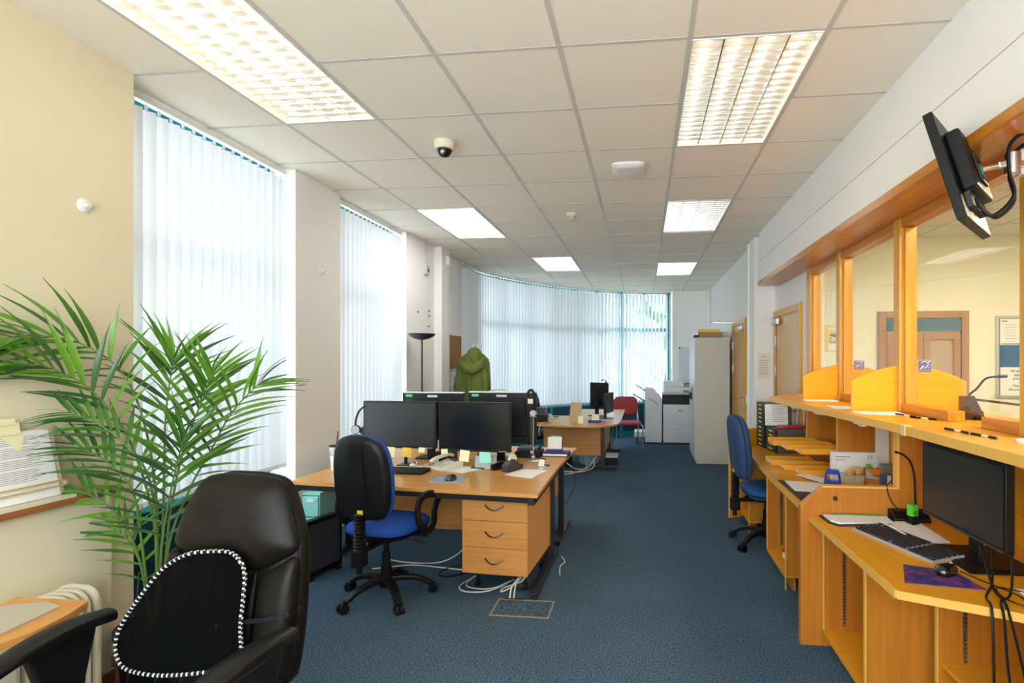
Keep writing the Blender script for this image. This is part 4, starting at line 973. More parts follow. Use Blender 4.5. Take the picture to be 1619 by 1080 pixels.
t = thing('motion_sensor', 'small white motion sensor at the top of the left column', 'sensor', (-2.54, 6.66, 2.84))
MB().box(0, .05, -.035, .035, -.05, .07).build('case', whitep, t, bevel=.01); MB().box(.05, .054, -.02, .02, -.03, .01).build('lens', greyp, t)
for i, (y, z) in enumerate(((6.0, 2.13), (6.32, 2.17), (6.33, 2.11), (6.32, 1.98))):
    tag(MB().cyl((0, 0, 0), (.012, 0, 0), .009, n=10).box(.0, .004, -.02, .02, -.004, .004).build('wall_screw', darkg), ['lone screw left of the others on the lamp wall', 'topmost screw on the wall above the floor lamp', 'middle screw on the wall above the floor lamp', 'lowest screw on the wall above the floor lamp'][i], 'screw', 'screws left in the wall').location = (-2.64, y, z)
t = thing('cork_board', 'brown cork pinboard on the wall behind the hanging coats', 'board', (-2.665, 7.36, 1.66))
B(0, .012, -.26, .26, -.22, .25).build('cork_sheet', cork, t); MB().box(0, .016, -.27, .27, .25, .262).box(0, .016, -.27, .27, -.232, -.22).build('edge_strip', greyp, t)
t = thing('coat_stand', 'white coat stand holding two coats', 'coat stand', (-2.40, 7.35, 0))
MB().tube([(0, 0, .02), (0, 0, 1.80)], .016, 10).build('pole', whitep, t, smooth=True)
for k in range(4):
    a = PI/4+k*PI/2; MB().tube([(0, 0, 1.62), (.07*math.cos(a), .07*math.sin(a), 1.64), (.12*math.cos(a), .12*math.sin(a), 1.72), (.12*math.cos(a), .12*math.sin(a), 1.77)], .007, 8).sph((.12*math.cos(a), .12*math.sin(a), 1.78), .012).build('hook', whitep, t, smooth=True)
    MB().tube([(0, 0, .10), (.12*math.cos(a), .12*math.sin(a), .06), (.24*math.cos(a), .24*math.sin(a), .01)], .010, 8).build('leg', whitep, t, smooth=True)
def coat(name, label, m, x, y, ztop, zbot, w0, w1, dpt, hood, seed):
    random.seed(seed); t = thing(name, label, 'coat', (x, y, 0)); M_ = MB(); N = 48; vs = []; Zs = 14
    ph = [random.uniform(0, 6.28) for _ in range(4)]
    for i in range(Zs+1):
        u = i/Zs; z = ztop-(ztop-zbot)*u; sh_ = min(1, (u/.16))**.6; w_ = (w0+(w1-w0)*u)*sh_*.5+.02
        for k in range(N):
            a = 2*PI*k/N; fold = 1+.10*u**.5*math.sin(5*a+ph[0]+u*2)+.06*math.sin(9*a+ph[1]-u*3)+.05*math.sin(14*a+ph[2])
            vs.append((w_*math.cos(a)*fold, dpt*.5*(.35+.65*sh_)*math.sin(a)*fold, z+.01*math.sin(3*a+ph[3])))
    M_.add(vs, [(i*N+k, i*N+(k+1)%N, (i+1)*N+(k+1)%N, (i+1)*N+k) for i in range(Zs) for k in range(N)]+[list(range(N))[::-1], list(range(Zs*N, (Zs+1)*N))])
    M_.build('coat_body', m, t, smooth=True)
    for s_ in (-1, 1):
        P = spl([(s_*w0*.34, -.04, ztop-.16), (s_*w0*.50, -.07, ztop-.35), (s_*w0*.56, -.08, ztop-.6), (s_*w0*.55, -.07, ztop-.78)], 5)
        MB().tube(P, [.045+.012*math.sin(i*1.3) for i in range(len(P))], 12).build('sleeve', m, t, smooth=True)
    if hood:
        H = spl([(-.14, -.10, ztop-.14), (-.06, -.16, ztop-.22), (.04, -.17, ztop-.26), (.13, -.12, ztop-.20), (.15, -.05, ztop-.10)], 6)
        MB().tube(H, [.03+.04*math.sin(PI*i/(len(H)-1)) for i in range(len(H))], 12).sph((.03, -.05, ztop-.08), (.11, .09, .12), 14, 10).build('hood', m, t, smooth=True)
        MB().flat([(-.01, -dpt*.56, z) for z in (ztop-.3, ztop-.5, ztop-.8, zbot+.03)], .03, .01, (0, 1, 0)).build('zip_flap', m, t)
coat('green_coat', 'olive green hooded rain coat hanging on the white stand', coatg, -2.33, 7.12, 1.70, .80, .36, .46, .26, True, 2)
coat('taupe_coat', 'taupe furry coat hanging behind the green one', coatb, -2.47, 7.24, 1.60, .85, .20, .26, .18, False, 5)

# ================================================================ FAR END
t = thing('meeting_end_desk', 'far beech desk with a bow-shaped end and laminate skirt', 'desk', (-.85, 7.9, 0))
bow = spl([(-.62, -.93, 0), (-.40, -.99, 0), (-.05, -1.03, 0), (.22, -1.02, 0), (.40, -.94, 0), (.50, -.78, 0), (.53, -.55, 0)], 5)
MB().prism([(p.x, p.y) for p in bow]+[(.54, 1.35), (-.25, 1.35), (-.25, .2), (-.62, .2)], D-.025, D).build('desk_top', beech, t, bevel=.002)
B(-.58, .26, -.335, -.317, .20, D-.026).build('modesty_panel', beechd, t)
B(.272, .290, -.29, 1.1, .20, D-.026).build('side_panel', beechy, t)
for y in (-.32, 1.2):
    MB().box(.245, .30, y-.03, y+.03, .04, D-.026).build('leg', mat('dark brown steel', (.06, .03, .02), .4), t, bevel=.003)
    MB().box(.02, .46, y-.025, y+.025, .01, .045).cyl((.44, y, 0), (.44, y, .012), .018).cyl((.05, y, 0), (.05, y, .012), .018).build('foot', blackm, t, bevel=.003)
MB().box(-.56, -.50, -.30, -.24, 0, D-.026).build('leg', blackm, t)
t = thing('laptop_riser', 'light brown angled stand seen from behind on the far desk', 'stand', (-.93, 7.22, D), R(-18))
MB().obox((0, .02, .135), (.17, .008, .275), (-.22, .0, 0)).build('back_plate', mat('tan board', (.45, .30, .13), .5), t, bevel=.002); MB().obox((0, .08, .05), (.12, .12, .006), (-.9, 0, 0)).box(-.08, .08, -.02, .12, 0, .006).build('prop', MATS['tan board'], t)
t = thing('card_stand', 'clear acrylic card stand in front of the tan riser', 'card holder', (-.84, 7.12, D))
MB().obox((0, 0, .05), (.07, .003, .10), (-.15, 0, 0)).box(-.035, .035, -.01, .04, 0, .003).build('acrylic', palep, t)
t = thing('note_tray', 'navy tray holding a pad of cream notes on the far desk', 'tray', (-.66, 7.25, D))
B(-.09, .09, -.05, .05, 0, .03).build('tray', MATS['navy card'], t, bevel=.003); B(-.04, .06, .0, .03, .03, .11).build('note_pad', palep, t)
phone('cream telephone at the left of the far desk', -1.22, 7.28, R(20))
cable('cream telephone lead hanging over the far desk edge', [(-1.26, 7.05, .72), (-1.33, 6.90, .73), (-1.36, 6.87, .66), (-1.36, 6.90, .55)], .005, creamp)
t = thing('desk_tidy', 'black desk boxes at the left of the far desk', 'box', (-1.40, 7.35, D))
B(-.10, .07, -.12, .10, 0, .085).build('lower_box', blackp, t, bevel=.004); B(-.08, .05, -.08, .08, .10, .19).build('upper_box', darkg, t, bevel=.004); MB().box(-.10, -.09, -.1, .1, .085, .1).box(.06, .07, -.1, .1, .085, .1).build('spacer', blackp, t)
m1 = monitor('far black monitor seen from the back on the bow-ended desk', -.67, 8.15, .84, 1.22, .36, R(-38) , True)
m2 = monitor('slim monitor seen edge-on beside the far black monitor', -.495, 7.72, .80, 1.09, .36, R(-105), True)
t = thing('headset', 'dark headset hung on the far monitor', 'headset', (-.60, 8.06, 1.235))
MB().tube([(.04*math.cos(a), 0, .03*math.sin(a)) for a in [PI*k/8 for k in range(9)]], .006, 6).cyl((.04, -.012, -.02), (.04, .012, -.02), .022).build('headband', blackp, t, smooth=True)
sheet('white papers spread on the far desk', [(-.75, 7.55), (-.48, 7.50), (-.42, 7.80), (-.7, 7.82)], paper, D)
t = thing('desk_bin', 'small black box with white lid on the floor beside the far desk leg', 'box', (-.47, 8.05, .0)); B(-.09, .09, -.14, .14, 0, .11).build('case', blackp, t, bevel=.004); B(-.092, .092, -.142, .142, .11, .135).build('lid', whitep, t, bevel=.003)
for i, P in enumerate(([(-1.3, 7.2, .006), (-1.1, 7.35, .006), (-.85, 7.3, .02), (-.7, 7.5, .05), (-.72, 7.62, .15)], [(-1.25, 7.1, .006), (-1.0, 7.22, .006), (-.8, 7.45, .05), (-.85, 7.7, .15)], [(-1.1, 7.6, .08), (-.95, 7.45, .03), (-.78, 7.5, .04), (-.66, 7.65, .2)])):
    cable(['lowest pale cable trailing under the far desk', 'middle pale cable trailing under the far desk', 'highest pale cable hanging under the far desk'][i], P, .009, wc)
t = thing('cable_box', 'dark power strip box under the far desk', 'box', (-1.15, 7.75, 0)); B(-.1, .1, -.1, .1, 0, .28).build('case', blackp, t, bevel=.01)
t = thing('carrier_bag', 'crumpled blue and white bag under the far desk', 'bag', (-.80, 7.85, 0)); MB().sph((0, 0, .09), (.16, .1, .09), 10, 7).build('bag_body', mat('blue and white plastic', (.25, .4, .6), .4, var=.9, scale=15, bump=.8, bscale=20), t)

# red visitor chair
t = thing('visitor_chair', 'red padded visitor chair behind the far desk', 'chair', (-.28, 9.60, 0), R(12))
MB().pad(rrect(.46, .44, .10, 5), [(.41, .02), (.43, 0), (.46, 0), (.475, .03)], 'Z').build('seat', pinkf, t, smooth=True, sub=1)
MB().pad([(x, z) for x, z in rrect(.45, .34, .10, 5, 0, .73)], [(.20, .02), (.215, 0), (.25, 0), (.265, .03)], 'Y').build('backrest', redf, t, smooth=True, sub=1)
for sx in (-1, 1):
    MB().tube([(sx*.235, -.22, 0), (sx*.235, -.20, .40), (sx*.235, .0, .41), (sx*.235, .19, .41), (sx*.225, .24, .60), (sx*.22, .26, .80)], .012, 8).build('frame_tube', steel, t, smooth=True)
    MB().tube([(sx*.235, .19, .41), (sx*.235, .26, 0)], .012, 8).build('leg', steel, t, smooth=True)

# copier
t = thing('photocopier', 'large off-white photocopier with paper drawers by the far wall', 'photocopier', (.66, 10.0, 0))
MB().box(-.29, .29, 0, .62, .03, .74).build('body', copw, t, bevel=.01)
MB().box(-.26, .26, .02, .6, 0, .03).build('plinth', blackp, t)
for k in range(4):
    z0 = .05+.085*k; d = B(-.285, .285, -.012, .0, z0, z0+.080).build('paper_drawer', copw, t, bevel=.003); B(-.05, .06, -.016, -.0121, z0+.042, z0+.066).build('drawer_grip', greyp, d)
B(-.285, .285, -.012, .0, .395, .735).build('front_door', copw, t, bevel=.004); B(-.02, .06, -.0135, -.0121, .62, .635).build('brand_badge', darkg, t)
MB().box(-.29, .29, .05, .60, .74, .92).build('output_bay', blackp, t, bevel=.006)
MB().box(-.28, .1, -.03, .3, .90, .925).build('exit_tray', blackp, t, bevel=.004)
MB().box(-.27, .30, .03, .60, .96, 1.07).box(-.29, .29, .05, .60, .92, .96).build('scanner', copw, t, bevel=.008)
MB().box(-.27, .10, .10, .58, 1.07, 1.17).build('document_feeder', copw, t, bevel=.015); MB().obox((.2, .3, 1.12), (.2, .3, .012), (0, -.15, 0)).build('feeder_tray', blackp, t)
MB().obox((.17, -.05, .975), (.26, .14, .025), (.45, 0, 0)).build('control_panel', greyp, t, bevel=.004); MB().obox((.15, -.058, .99), (.16, .09, .004), (.45, 0, 0)).build('touch_screen', mat('grey blue display', (.15, .2, .28), .2), t)
t = thing('copier_finisher', 'off-white finisher cabinet with sloping top left of the copier', 'copier finisher', (.19, 10.0, 0))
MB().xprism([(-.155, .03), (.155, .03), (.155, .86), (-.02, 1.05), (-.155, 1.05)], 0, .60).build('cabinet', copw, t, bevel=.008)
B(-.15, .15, .02, .58, 0, .03).build('plinth', blackp, t); MB().box(-.15, .15, -.006, .0, .04, .62).box(-.15, .15, -.006, 0, .63, .85).build('front_panel', copw, t, bevel=.003)
for z, s_ in ((1.05, .22), (.86, .28)):
    MB().obox((-.155-s_/2*.8, .28, z-.01), (s_, .30, .012), (0, .55, 0)).build('output_tray', blackp, t)
MB().obox((.0, -.012, .80), (.22, .012, .010), (0, .65, 0)).build('side_rail', blackp, t)
MB().box(-.36, -.155, .05, .45, .12, .22).build('lower_tray', copw, t, bevel=.01); MB().tube([(-.30, .1, .0), (-.30, .1, .12)], .02, 8).build('castor', blackp, t)
# cupboard
t = thing('metal_cupboard', 'tall cream-grey steel cupboard standing against the right wall', 'cupboard', (.79, 8.16, 0))
MB().box(0, .50, 0, .92, .06, 1.90).build('body', steelg, t, bevel=.004)
MB().box(.01, .49, .01, .91, 0, .06).build('plinth', steelg, t)
MB().box(-.004, .505, -.006, .925, 1.86, 1.905).build('top_cap', steelg, t, bevel=.003)
for a, b in ((.012, .457), (.463, .908)):
    d = B(-.018, -.0005, a, b, .07, 1.855).build('door', mat('pale blue-grey steel', (.55, .58, .60), .4), t, bevel=.002)
h = MB().box(-.028, -.018, .43, .46, .93, 1.13).obox((-.045, .445, 1.0), (.035, .02, .10)).build('handle', blackp, t, bevel=.004)
MB().cyl((.055, -.004, 1.82), (.055, .0, 1.82), .008).build('bolt', greyp, t)
# things on the cupboard
tag(B(-.17, .17, -.13, .13, 0, .085).build('cardboard_box', mat('brown card', (.34, .24, .13), .8), bevel=.003), 'flat brown cardboard box on top of the metal cupboard', 'box').location = (1.03, 8.40, 1.906)
tag(MB().prism([(-.17, -.12), (.14, -.14), (.16, .12), (-.15, .15)], 0, .045).build('file_bundle', yelp, bevel=.004), 'bundle of yellow folders lying on the brown cardboard box', 'folders').location = (1.01, 8.40, 1.992)
tag(B(-.10, .10, -.012, .012, 0, .11).build('folder', palep), 'cream folder upright behind the boxes on the cupboard', 'folder').location = (1.24, 8.62, 1.906)
tag(B(-.07, .02, -.1, .1, 0, .05).build('black_binder', blackp, bevel=.004), 'black binder at the left corner on top of the cupboard', 'binder').location = (.86-.0, 8.50, 1.906)
# whiteboard
t = thing('notice_sheet', 'large plain whiteboard sheet pinned to the far wall', 'whiteboard', (.95, 11.185, 1.37))
B(-.22, .22, 0, .008, -.465, .47).build('sheet', mat('grey white board', (.62, .66, .68), .4), t)
for x in (-.20, .20):
    for z in (-.445, .45): MB().cyl((x, 0, z), (x, -.012, z), .018, n=12).build('corner_stud', blackp, t)
m = MB()
for k in range(12): m.box(-.15, .12, -.0008, 0, .38-.06*k, .384-.06*k)
m.build('faint_lines', greyp, t)
# notices and small things on the end wall
t = thing('wall_notice', 'white printed notice on the wall left of the near oak door', 'notice', (1.405, 6.418, 1.495))
B(-.075, .075, -.002, 0, -.15, .15).build('page', mat('cream notice paper', (.80, .74, .62), .8), t)
m = MB(); m.box(-.035, .035, -.003, -.002, .10, .106)
for k in range(7): m.box(-.055, .05-.01*(k % 3), -.003, -.002, .06-.026*k, .066-.026*k)
m.build('printed_lines', mat('brown grey print', (.45, .33, .28), .8), t)
t = thing('exit_button', 'green and white door release button on the wall by the far door', 'button', (1.358, 7.02, 1.10))
B(-.02, 0, -.05, .05, -.07, .07).build('box', mat('green button plastic', (.02, .35, .18), .4), t, bevel=.004); B(-.024, -.02, -.02, .02, -.03, .03).build('push_plate', whitep, t)
t = thing('cable_trunking', 'white vertical trunking on the projecting wall by the near door', 'trunking', (1.293, 6.7, 0))
B(-.022, 0, -.02, .02, 0, 2.98).build('duct', whitep, t, bevel=.002); B(-.035, 0, -.045, .045, 1.02, 1.14).build('switch_box', whitep, t, bevel=.003)
t = thing('light_switch', 'white switch beside the glass counter door wall', 'switch', (1.33, 6.417, 1.10)); B(-.02, .035, -.012, 0, -.04, .04).build('plate', whitep, t, bevel=.003); MB().box(0, .014, -.016, -.012, -.015, .015).build('rocker', whitep, t)

# ================================================================ PUBLIC ROOM, SEEN THROUGH THE GLASS
t = thing('cctv_notice', 'yellow camera warning notice beyond the glass screen', 'notice', (2.24, 6.598, 1.815))
B(-.10, .10, -.002, 0, -.16, .16).build('yellow_board', mat('signal yellow', (.85, .62, .02), .5), t)
MB().box(-.055, .075, -.003, -.002, .105, .135).box(-.055, .075, -.003, -.002, -.135, -.06).build('white_panel', paper, t)
m = MB().obox((0, -.003, .04), (.07, .002, .032), (0, .25, 0)).cyl((.035, -.002, .045), (.035, -.005, .045), .022, n=14).box(-.05, -.02, -.004, -.002, .0, .012)
for k in range(2): m.box(-.05, .06, -.004, -.002, -.03-.018*k, -.022-.018*k)
m.build('camera_symbol', mat('purple grey ink', (.10, .08, .15), .7), t)
t = thing('notice_board', 'blue framed notice board beyond the glass at the far right', 'board', (4.62, 6.58, 1.6))
B(-.57, .57, -.0, .015, -.44, .44).build('blue_felt', mat('blue felt', (.02, .10, .25), .9, var=.3, scale=8), t)
MB().box(-.60, -.57, -.01, .018, -.47, .47).box(.57, .60, -.01, .018, -.47, .47).box(-.57, .57, -.01, .018, .44, .47).box(-.57, .57, -.01, .018, -.47, -.44).build('frame', steel, t, bevel=.003)
n1 = tag(B(-.11, .11, -.001, .001, -.15, .15).build('pinned_letter', paper), 'white letter pinned at the top of the blue notice board', 'letter'); n1.location = (4.17, 6.575, 1.885)
m = MB().box(-.095, -.035, -.003, -.001, .115, .13)
for k in range(7): m.box(-.06, .06, -.003, -.001, .08-.032*k, .084-.032*k)
m.box(-.10, .10, -.003, -.001, -.145, -.13); q = m.build('print', inkg, n1)
sg = tag(B(-.27, .27, -.002, .002, -.17, .17).build('election_notice', paper), 'cream sign with centred print on the blue board about applications', 'sign'); sg.location = (4.33, 6.572, 1.31)
text('All electoral identity\napplications are\nprocessed within\n\nThis service is for\nthe purposes of voting\nelections', .040, inkm, sg, (0, -.003, .0), RX, ls=1.05, bold=.0006)

# ================================================================ RECEPTION COUNTER
CT = 1.246
ct = thing('reception_counter', 'long orange-yellow timber counter top running under the glass screen', 'counter', (1.2, 2.5, 0))
o = MB().prism([(p[0]-1.2, p[1]-2.5) for p in [(1.225, -1.0), (1.99, -1.0), (1.99, 5.17), (1.53, 5.17), (1.50, 5.17), (1.085, 4.70), (1.175, 3.40), (1.225, 2.70)]], CT-.040, CT).build('worktop', oakY, ct, bevel=.002)
lip = [(p[0]-1.2, p[1]-2.5) for p in [(1.50, 5.17), (1.085, 4.70), (1.175, 3.40), (1.225, 2.70), (1.225, -1.0)]]
for a, b in zip(lip[:-1], lip[1:]):
    d = Vector((b[0]-a[0], b[1]-a[1], 0)); q = MB().box(0, d.length, -.010, .0, CT-.041, CT+.0006).build('lipping', edgew, ct); q.location = (a[0], a[1], 0); q.rotation_euler.z = math.atan2(d.y, d.x)
tp = MB().box(-.006, .03, -.02, .02, CT+.0008-.046, CT+.002).build('tape_patch', mat('yellowed tape', (.75, .62, .32), .4), ct); tp.location = (.017, .15, 0)

# glass screen: posts, rails, panes -----------------------------------------
gsn = thing('glass_screen', 'oak-framed glass screen standing on the counter', 'glass screen', (1.57, 3.0, 0))
for y, w_ in ((5.12, .10), (4.36, .075), (3.39, .075), (2.30, .075), (1.2, .075), (.1, .075)):
    MB().box(-.055, .045, y-3.0-w_/2, y-3.0+w_/2, CT, 2.40).build('post', oakpost, gsn, bevel=.003)
    MB().box(-.030, .030, y-3.0-w_/2-.022, y-3.0-w_/2, CT+.05, 2.34).box(-.030, .030, y-3.0+w_/2, y-3.0+w_/2+.022, CT+.05, 2.34).build('glazing_bead', oakpost, gsn, bevel=.002)
    MB().cyl((-.056, y-3.0, 2.35), (-.059, y-3.0, 2.35), .008, n=10).build('screw_cap', steel, gsn)
bays = [(5.12, 4.36, .10, .075), (4.36, 3.39, .075, .075), (3.39, 2.30, .075, .075), (2.30, 1.2, .075, .075), (1.2, .1, .075, .075)]
for k, (a, b, wa, wb) in enumerate(bays):
    ya, yb = a-wa/2-3.0, b+wb/2-3.0
    MB().box(-.045, .035, yb, ya, 2.345, 2.40).build('head_rail', oaktrim, gsn, bevel=.003)
    if k == 2:
        MB().box(-.045, .035, 2.86-3.0, ya, CT, CT+.052).build('bottom_rail', oaktrim, gsn, bevel=.003)
        MB().box(-.045, .035, yb, 2.60-3.0, CT, CT+.052).build('bottom_rail', oaktrim, gsn, bevel=.003)
    else: MB().box(-.045, .035, yb, ya, CT, CT+.052).build('bottom_rail', oaktrim, gsn, bevel=.003)
    B(-.004, .004, yb+.001, ya-.001, CT+.0525, 2.344).build('pane', scrglass, gsn)

# arched privacy dividers
yel = wood('golden veneer', (.80, .36, .006), (.88, .42, .010), 'X', .4, coat=.1)
def arch_panel(y, label):
    t = thing('privacy_divider', label, 'divider', (1.575, y, CT))
    for nm, x0, x1 in (('staff_half', -.32, -.0565), ('public_half', .0465, .33)):
        P = [(x0, 0), (x1, 0)]; n = 12
        for i in range(n+1):
            x = x1+(x0-x1)*i/n; P.append((x, .185+.155*math.sqrt(max(0, 1-(x/.42)**2))-.155*math.sqrt(1-(.32/.42)**2)+.048*(1-abs(x)/.33)))
        MB().xprism(P, -.0095, .0095).build(nm, yel, t, bevel=.002)
    sg = MB().box(.055, .135, -.0115, -.0097, .235, .31).build('loop_sign', mat('violet blue sign', (.10, .10, .38), .4), t)
    m = MB().box(.055, .057, -.0122, -.0115, .235, .31).box(.133, .135, -.0122, -.0115, .235, .31).box(.057, .133, -.0122, -.0115, .308, .31).box(.057, .133, -.0122, -.0115, .235, .237).box(.060, .130, -.0122, -.0115, .249, .2505)
    m.tube([(.075, -.0123, .292), (.085, -.0123, .300), (.100, -.0123, .302), (.112, -.0123, .294), (.113, -.0123, .282), (.106, -.0123, .272), (.100, -.0123, .264), (.092, -.0123, .262)], .0022, 5)
    m.obox((.080, -.0123, .266), (.026, .001, .008), (0, -.75, 0)).obox((.118, -.0123, .300), (.018, .001, .005), (0, -.75, 0)).box(.113, .122, -.0126, -.0118, .266, .268).box(.1168, .1185, -.0126, -.0118, .259, .267)
    m.build('ear_symbol', paper, sg)
    return t
arch_panel(3.39, 'near golden arched divider panel standing on the counter')
arch_panel(4.36, 'far golden arched divider panel standing on the counter')
# papers and pens on the counter
sheet('white papers lying against the near arched divider', [(1.24, 3.36), (1.23, 3.18), (1.45, 3.12), (1.50, 3.34)], paper, CT+.0006)
sheet('white papers lying between the two arched dividers', [(1.22, 3.75), (1.20, 3.50), (1.42, 3.46), (1.45, 3.7)], paper, CT+.0006)
sheet('white papers lying against the far arched divider', [(1.24, 4.33), (1.22, 4.15), (1.44, 4.12), (1.47, 4.32)], paper, CT+.0006)
def pen(label, a, b, z, m=blackp, r=.0045):
    t = thing('pen', label, 'pen', (a[0], a[1], z+r)); d = (b[0]-a[0], b[1]-a[1])
    f = lambda u: (d[0]*u, d[1]*u, 0)
    MB().tube([f(0), f(.4)], r, 8).build('cap', m, t, smooth=True); MB().tube([f(.66), f(.95)], r, 8).build('grip', m, t, smooth=True)
    MB().tube([f(.4), f(.66)], r*.8, 8).build('barrel', palep, t, smooth=True); MB().cyl(f(.95), f(1.0), r*.9, .001, 8).build('tip', steel, t)
pen('black pen lying on the counter behind the near monitor', (1.33, 2.52), (1.345, 2.36), CT+.0006, r=.005)
pen('second black pen end to end with the first on the counter', (1.345, 2.355), (1.36, 2.21), CT+.0006, r=.005)
pen('black pen on the counter beside the near arched divider', (1.40, 3.14), (1.44, 2.98), CT+.005)
pen('thin dark pen on the counter next to the block end', (1.42, 3.02), (1.50, 2.90), CT+.0006)
ds = tag(MB().lathe([(0, 0), (.045, 0), (.045, .012), (.038, .014), (0, .014)], n=24).build('white_disc', whitep, smooth=True), 'small white round dish on the counter at the right edge of the photo', 'dish'); ds.location = (1.42, 2.13, CT+.0006)
# speech/arm bracket on the public side
t = thing('metal_bracket', 'brown metal bracket with a long bar behind the gap in the glass screen', 'bracket', (1.66, 2.95, CT))
MB().xprism([(-.035, 0), (.085, 0), (.085, .02), (.035, .125), (-.035, .125)], -.006, .006).build('plate', mat('bronze metal', (.10, .045, .02), .35, metal=.6), t); B(.03, .09, -.02, .02, 0, .018).build('foot', blackp, t)
MB().obox((.155, -.03, .092), (.27, .012, .012), (0, .12, -.22)).build('bar', mat('dark bronze', (.05, .03, .02), .4), t)
t = thing('card_reader', 'blue-black desk device beyond the glass on the counter', 'device', (1.935, 2.83, CT)); MB().box(-.045, .05, -.15, .06, 0, .035).obox((0, -.04, .06), (.09, .16, .05), (.15, 0, 0)).build('case', mat('slate blue plastic', (.03, .06, .09), .35), t, bevel=.004)
t = thing('gooseneck_microphone', 'black gooseneck microphone beyond the glass screen', 'microphone', (1.86, 3.25, CT))
MB().pad(rrect(.08, .10, .02), [(0, 0), (.02, 0), (.028, .01)], 'Z').build('base', blackp, t); MB().tube(spl([(0, 0, .02), (-.02, 0, .10), (.02, -.01, .15), (.06, -.02, .205), (.12, -.03, .218)], 5), .006, 8).tube([(.12, -.03, .218), (.16, -.035, .22)], .009, 8).build('neck', blackp, t, smooth=True)

# ----------------------------------------------------------------- lower workstations
def lower_top(label, poly, z=D):
    x0, y0 = poly[0]; t = thing('counter_desk', label, 'desk', (x0, y0, 0))
    MB().prism([(a-x0, b-y0) for a, b in poly], z-.028, z).build('worktop', oakX if False else oakY, t, bevel=.002); return t
ws1 = lower_top('near orange counter desk with angled front corner under the counter', [(1.255, 1.925), (1.35, 1.80), (1.40, 1.2), (1.40, -.6), (1.695, -.6), (1.695, 3.015), (.905, 3.015), (.925, 2.065)][::1])
x0, y0 = 1.255, 1.925
for a, b in (((.905, 3.015), (.925, 2.065)), ((.925, 2.065), (1.255, 1.925)), ((1.255, 1.925), (1.35, 1.80))):
    d = Vector((b[0]-a[0], b[1]-a[1], 0)); q = MB().box(0, d.length, -.009, 0, D-.030, D+.0005).build('lipping', edgew, ws1); q.location = (a[0]-x0, a[1]-y0, 0); q.rotation_euler.z = math.atan2(d.y, d.x)
ws2 = lower_top('far orange counter desk with letter trays and drawer sets', [(.918, 3.065), (1.695, 3.065), (1.695, 5.17), (1.515, 5.17), (1.515, 5.72), (1.05, 5.46), (.965, 5.02), (.925, 4.0)])
x0, y0 = .918, 3.065
for a, b in (((.965, 5.02), (.925, 4.0)), ((.925, 4.0), (.918, 3.065))):
    d = Vector((b[0]-a[0], b[1]-a[1], 0)); q = MB().box(0, d.length, -.009, 0, D-.030, D+.0005).build('lipping', edgew, ws2); q.location = (a[0]-x0, a[1]-y0, 0); q.rotation_euler.z = math.atan2(d.y, d.x)
# tall divider between the workstations
dv = thing('counter_partition', 'timber partition with clipped corner between the two counter desks', 'partition', (1.2, 3.04, 0))
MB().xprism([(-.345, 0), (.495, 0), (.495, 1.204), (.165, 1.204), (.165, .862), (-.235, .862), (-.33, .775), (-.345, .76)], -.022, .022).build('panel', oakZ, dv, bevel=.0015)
MB().box(.150, .1645, -.0222, .0222, .863, 1.204).box(-.230, .150, -.0222, .0222, .8625, .872).build('lipping', edgew, dv)
MB().cyl((-.165, -.0225, .805), (-.165, -.028, .805), .013, n=20).build('dark_plug', mat('dark wood plug', (.05, .025, .015), .4), dv)
def upright(label, y, x0, x1, z0, z1, th=.018):
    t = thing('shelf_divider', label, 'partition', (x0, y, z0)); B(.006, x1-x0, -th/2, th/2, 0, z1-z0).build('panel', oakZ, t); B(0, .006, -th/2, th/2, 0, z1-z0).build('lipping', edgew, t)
upright('upright timber divider under the counter beside the letter trays', 3.94, 1.36, 1.695, D+.0005, 1.204)
upright('upright timber divider under the counter beside the drawer sets', 4.64, 1.36, 1.695, D+.0005, 1.204)
endp = thing('end_panel', 'timber end panel at the far end of the lower counter desk', 'partition', (.85, 5.385, 0), R(30))
MB().xprism([(0, 0), (.20, 0), (.20, .86), (.02, .81), (0, .80)], -.012, .012).xprism([(.20, 0), (.735, 0), (.735, .87), (.20, .87)], -.012, .012).build('panel', oakX, endp, bevel=.0015); MB().box(-.006, 0, -.0125, .0125, 0, .80).build('lipping', edgew, endp)

def base_unit(label, x0, x1, y0, y1, closed_near=True, shelf=None, lit=.10, post=True):
    t = thing('base_unit', label, 'cabinet', (x0, y0, 0)); W, L_ = x1-x0, y1-y0
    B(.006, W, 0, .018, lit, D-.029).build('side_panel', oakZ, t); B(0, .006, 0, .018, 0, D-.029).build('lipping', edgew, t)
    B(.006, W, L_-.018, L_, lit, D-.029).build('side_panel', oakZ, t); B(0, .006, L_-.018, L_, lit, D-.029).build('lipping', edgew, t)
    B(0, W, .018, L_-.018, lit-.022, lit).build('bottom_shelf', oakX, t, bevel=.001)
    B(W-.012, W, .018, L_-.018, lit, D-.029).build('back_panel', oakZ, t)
    B(.05, .068, .0, L_, 0, lit-.022).build('plinth', oakZ, t)
    if shelf: B(.02, W-.012, .018, L_-.018, shelf, shelf+.018).build('shelf', oakX, t)
    st = MB()
    for y in (L_-.0195,):
        st.box(.10, .118, y, y+.0015, lit+.02, D-.06)
        z = lit+.04
        while z < D-.08: st.box(.104, .114, y-.0008, y, z, z+.007); z += .018
    for x in (): pass
    q = st.build('shelf_support_strip', [steel], t)
    sl = MB(); z = lit+.04
    while z < D-.08: sl.box(.104, .114, L_-.0210, L_-.0204, z, z+.007); z += .018
    sl.build('strip_slots', inkm, t)
    return t
base_unit('open shelf unit under the near counter desk, beside the partition', .965, 1.45, 2.45, 3.012)
base_unit('set-back shelf unit under the angled corner of the near counter desk', 1.215, 1.60, 1.78, 2.38, shelf=.28)
